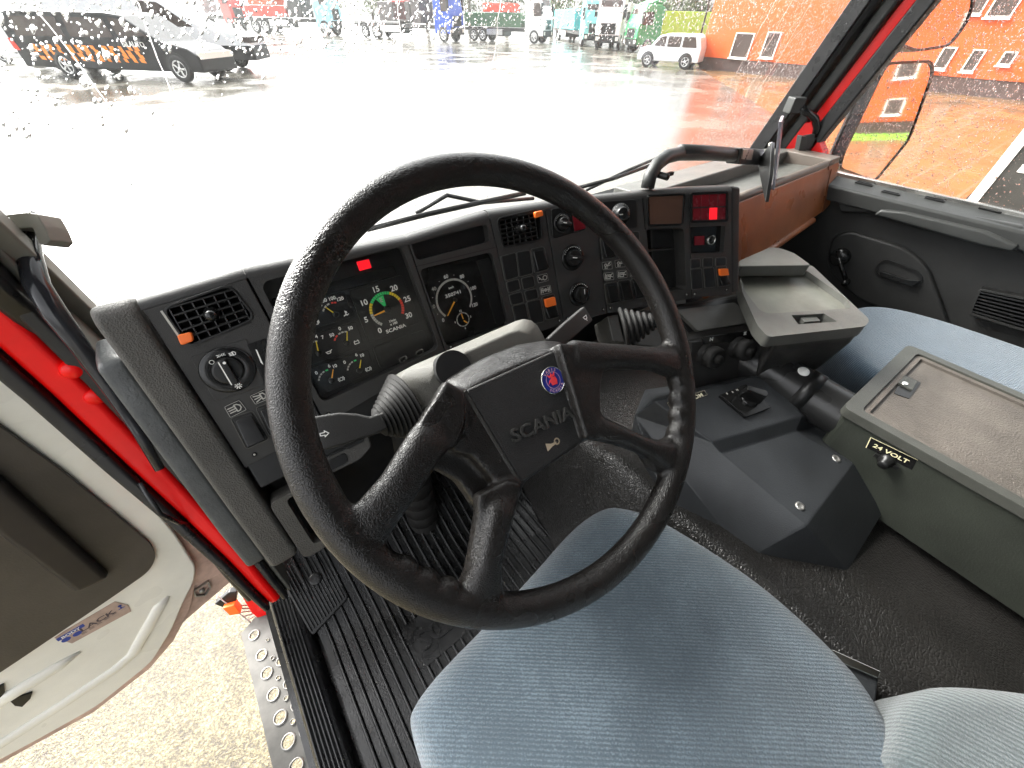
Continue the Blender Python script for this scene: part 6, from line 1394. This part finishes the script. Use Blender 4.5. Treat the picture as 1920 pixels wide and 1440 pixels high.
lorry('truck with a turquoise tipper body between two white cabs', (1036, 72), (1092, 88), 3.8, (.2, .5, .5), [(.0, .72, 1.15, 2.9, (.06, .35, .36))], 14)
lorry('big white truck seen from the front corner', (1150, 84), (1112, 94), 4.0, (.75, .75, .75), [(.0, .6, 1.15, 3.1, (.5, .5, .5))], 15)
lorry('truck with a bright lime green container body by the building', (1318, 96), (1165, 96), 3.4, (.05, .3, .12), [(.0, .76, 1.15, 3.0, (.35, .6, .05))], 16)
lorry('red truck at the far left of the distant row', (330, 52), (445, 58), 5.4, (.5, .04, .03), [(.0, .6, 1.15, 2.4, (.3, .3, .3))], 17)
yb = thing('yellow_barrier', 'small yellow loader machine at the left end of the orange building', 'machine', z0(1318, 122)); c = z0(1318, 122); mb = MB(); k = Fr(c, (.7, -.7, 0), (0, 0, 1)); mb.box(k, -.5, .5, .35, .9, -.4, .4); mb.box(k, -.25, .3, .9, 1.5, -.35, .35); mb.build('body', mat('machine_yellow', (.75, .42, .03), .5), yb, bevel=.05); mb = MB(); mb.box(k, -.9, -.5, .1, .5, -.5, .5); mb.build('bucket', M['black'], yb); mb = MB(); k2 = Fr(c+Vector((0, 0, .3)), (.7, -.7, 0), (0, 0, 1))
for a_ in (-.35, .35): mb.cyl(k2, .28, .3, .5, a=a_)
mb.build('wheel', M['tyre'], yb)
# lamp post
lp = thing('street_lamp', 'tall thin dark lamp post standing left of the orange building', 'street lamp', z0(1300, 118)); c = z0(1300, 118)
mb = MB(); mb.tube([c, c+Vector((0, 0, 9))], [.07, .05], 10); mb.tube([c+Vector((0, 0, 9)), c+Vector((-.5, .6, 9.3)), c+Vector((-1, 1.2, 9.3))], .04, 8); mb.build('pole', M['black'], lp); mb = MB(); mb.box(Fr(c+Vector((-1, 1.2, 9.28)), (1, 0, 0), (0, 1, 0)), -.3, .3, -.15, .15, -.05, .05); mb.build('lamp_head', M['steel'], lp)
# dark trailer close on the right
tr = thing('box_trailer', 'dark grey box trailer with white corner strip close outside the passenger window', 'trailer', (7.8, -2.5, 0))
mt = mat('trailer_dark', (.035, .032, .028), .35, blotch=.25, bs=3); ey = .42
mb = MB(); mb.box(Fr((6.6, ey, 0), (0, -1, 0), n=(-1, 0, 0)), .0, 1.9, .55, 3.7, -2.4, 0); mb.build('body', mt, tr)
TF = Fr((6.6, ey, 0), (0, -1, 0), n=(-1, 0, 0)); mb = MB(); mb.box(TF, -.01, .075, .55, 3.7, -.05, .012); mb.build('corner_strip', M['trimwhite'], tr)
q = TF.pp([(1918, 308), (1960, 250), (1990, 300), (1940, 340), (1905, 322)]); mb = MB(); mb.prism(TF, [q[0], (q[0][0]+.8, q[0][1]), (q[0][0]+.8, q[4][1]), (q[0][0], q[4][1])], 0, .008); mb.build('white_panel', M['trimwhite'], tr)
wheel(tr, 0, 0, .001) if False else None
mb = MB()
for y in (.1, -1.2): 
    for x in (6.75, 8.85): mb.cyl(Fr((x-.15, y, .5), (0, 1, 0), n=(1, 0, 0)), .5, -.0, .28, n=24)
mb.build('wheels', M['tyre'], tr)
# --- trees
def tree(px, dist, H, Rw, seed, label, dark):
    r_ = random.Random(seed); d = ray(px, 40); d = Vector((d.x, d.y, 0)).normalized()*dist
    t = thing('tree', label, 'tree', (d.x, d.y, 0), 0, 'trees behind the parked trucks'); mb = MB(); mb.tube([d, d+Vector((.2, 0, H*.4)), d+Vector((0, .2, H*.75))], [.35, .25, .1], 8)
    for i in range(6): a = r_.uniform(0, 6.3); b = d+Vector((0, 0, H*r_.uniform(.3, .6))); mb.tube([b, b+Vector((math.cos(a)*Rw*.5, math.sin(a)*Rw*.5, H*.2))], [.12, .04], 6)
    mb.build('trunk', mat('bark', (.08, .06, .045), .8) if 'bark' not in M else M['bark'], t); mb = MB(); bl = []
    for i in range(16): a = r_.uniform(0, 6.3); q = r_.uniform(.1, .75); bl.append((d+Vector((math.cos(a)*Rw*q, math.sin(a)*Rw*q, H*r_.uniform(.35, .9))), Rw*r_.uniform(.25, .45)))
    for i in range(1300):
        c, R = r_.choice(bl); p = c+Vector((r_.gauss(0, 1), r_.gauss(0, 1), r_.gauss(0, .8)))*R*.55; u = Vector((r_.gauss(0, 1), r_.gauss(0, 1), r_.gauss(0, 1))).normalized(); w = u.cross(Vector((r_.random(), r_.random(), 1))).normalized(); s_ = r_.uniform(.12, .3)
        mb.add([p-u*s_, p+w*s_*.6, p+u*s_, p-w*s_*.6], [[0, 1, 2, 3]])
    mb.build('crown', M['leafd'] if dark else M['leafl'], t)
M['bark'] = mat('bark', (.08, .06, .045), .8); M['leafd'] = mat('leaf_dark', (.055, .085, .03), .6, blotch=.5, bs=.6); M['leafl'] = mat('leaf_light', (.10, .14, .05), .6, blotch=.5, bs=.6)
for i, (px, D, H, Rw, dk, lb) in enumerate(((600, 105, 8, 5, 0, 'pale round tree behind the gap left of the blue cab'), (700, 108, 10, 6, 0, 'broad tree behind the low deck truck'), (800, 104, 11, 6, 1, 'dark leafy tree behind the dark blue cab'), (880, 100, 10, 5.5, 1, 'dark tree behind the green bodied truck'),
      (950, 98, 9, 5, 0, 'loose green tree right of the green bodied truck'), (1035, 96, 6.5, 4.5, 0, 'low pale tree above the turquoise tipper'), (1100, 92, 4.6, 4, 0, 'smallest pale tree above the big white truck'), (1175, 84, 5.2, 4, 1, 'rounded tree above the lime green container'), (1240, 78, 6.0, 4, 0, 'pale tree above the white off road car'), (1300, 72, 4.5, 3.5, 1, 'low tree just left of the lamp post'))):
    tree(px, D, H, Rw, 40+i, lb, dk)

# --- rain haze over the yard
hb = MB(); hb.hull([Vector(p) for p in ((-150, -60, -1), (240, -60, -1), (240, 240, -1), (-150, 240, -1), (-150, -60, 14), (240, -60, 14), (240, 240, 14), (-150, 240, 14))])
mh = bpy.data.materials.new('haze'); mh.use_nodes = True; t = mh.node_tree; t.nodes.clear(); o_ = t.nodes.new('ShaderNodeOutputMaterial'); pv = t.nodes.new('ShaderNodeVolumePrincipled')
pv.inputs['Density'].default_value = .0007; pv.inputs['Color'].default_value = (.96, .97, .97, 1); pv.inputs['Anisotropy'].default_value = .3; t.links.new(pv.outputs[0], o_.inputs['Volume'])
hz = hb.build('haze', mh, None, fix=True); tag(hz, 'thin pale rain haze over the yard', 'haze', kind='stuff')
S.cycles.volume_bounces = 1; S.cycles.volume_step_rate = 4
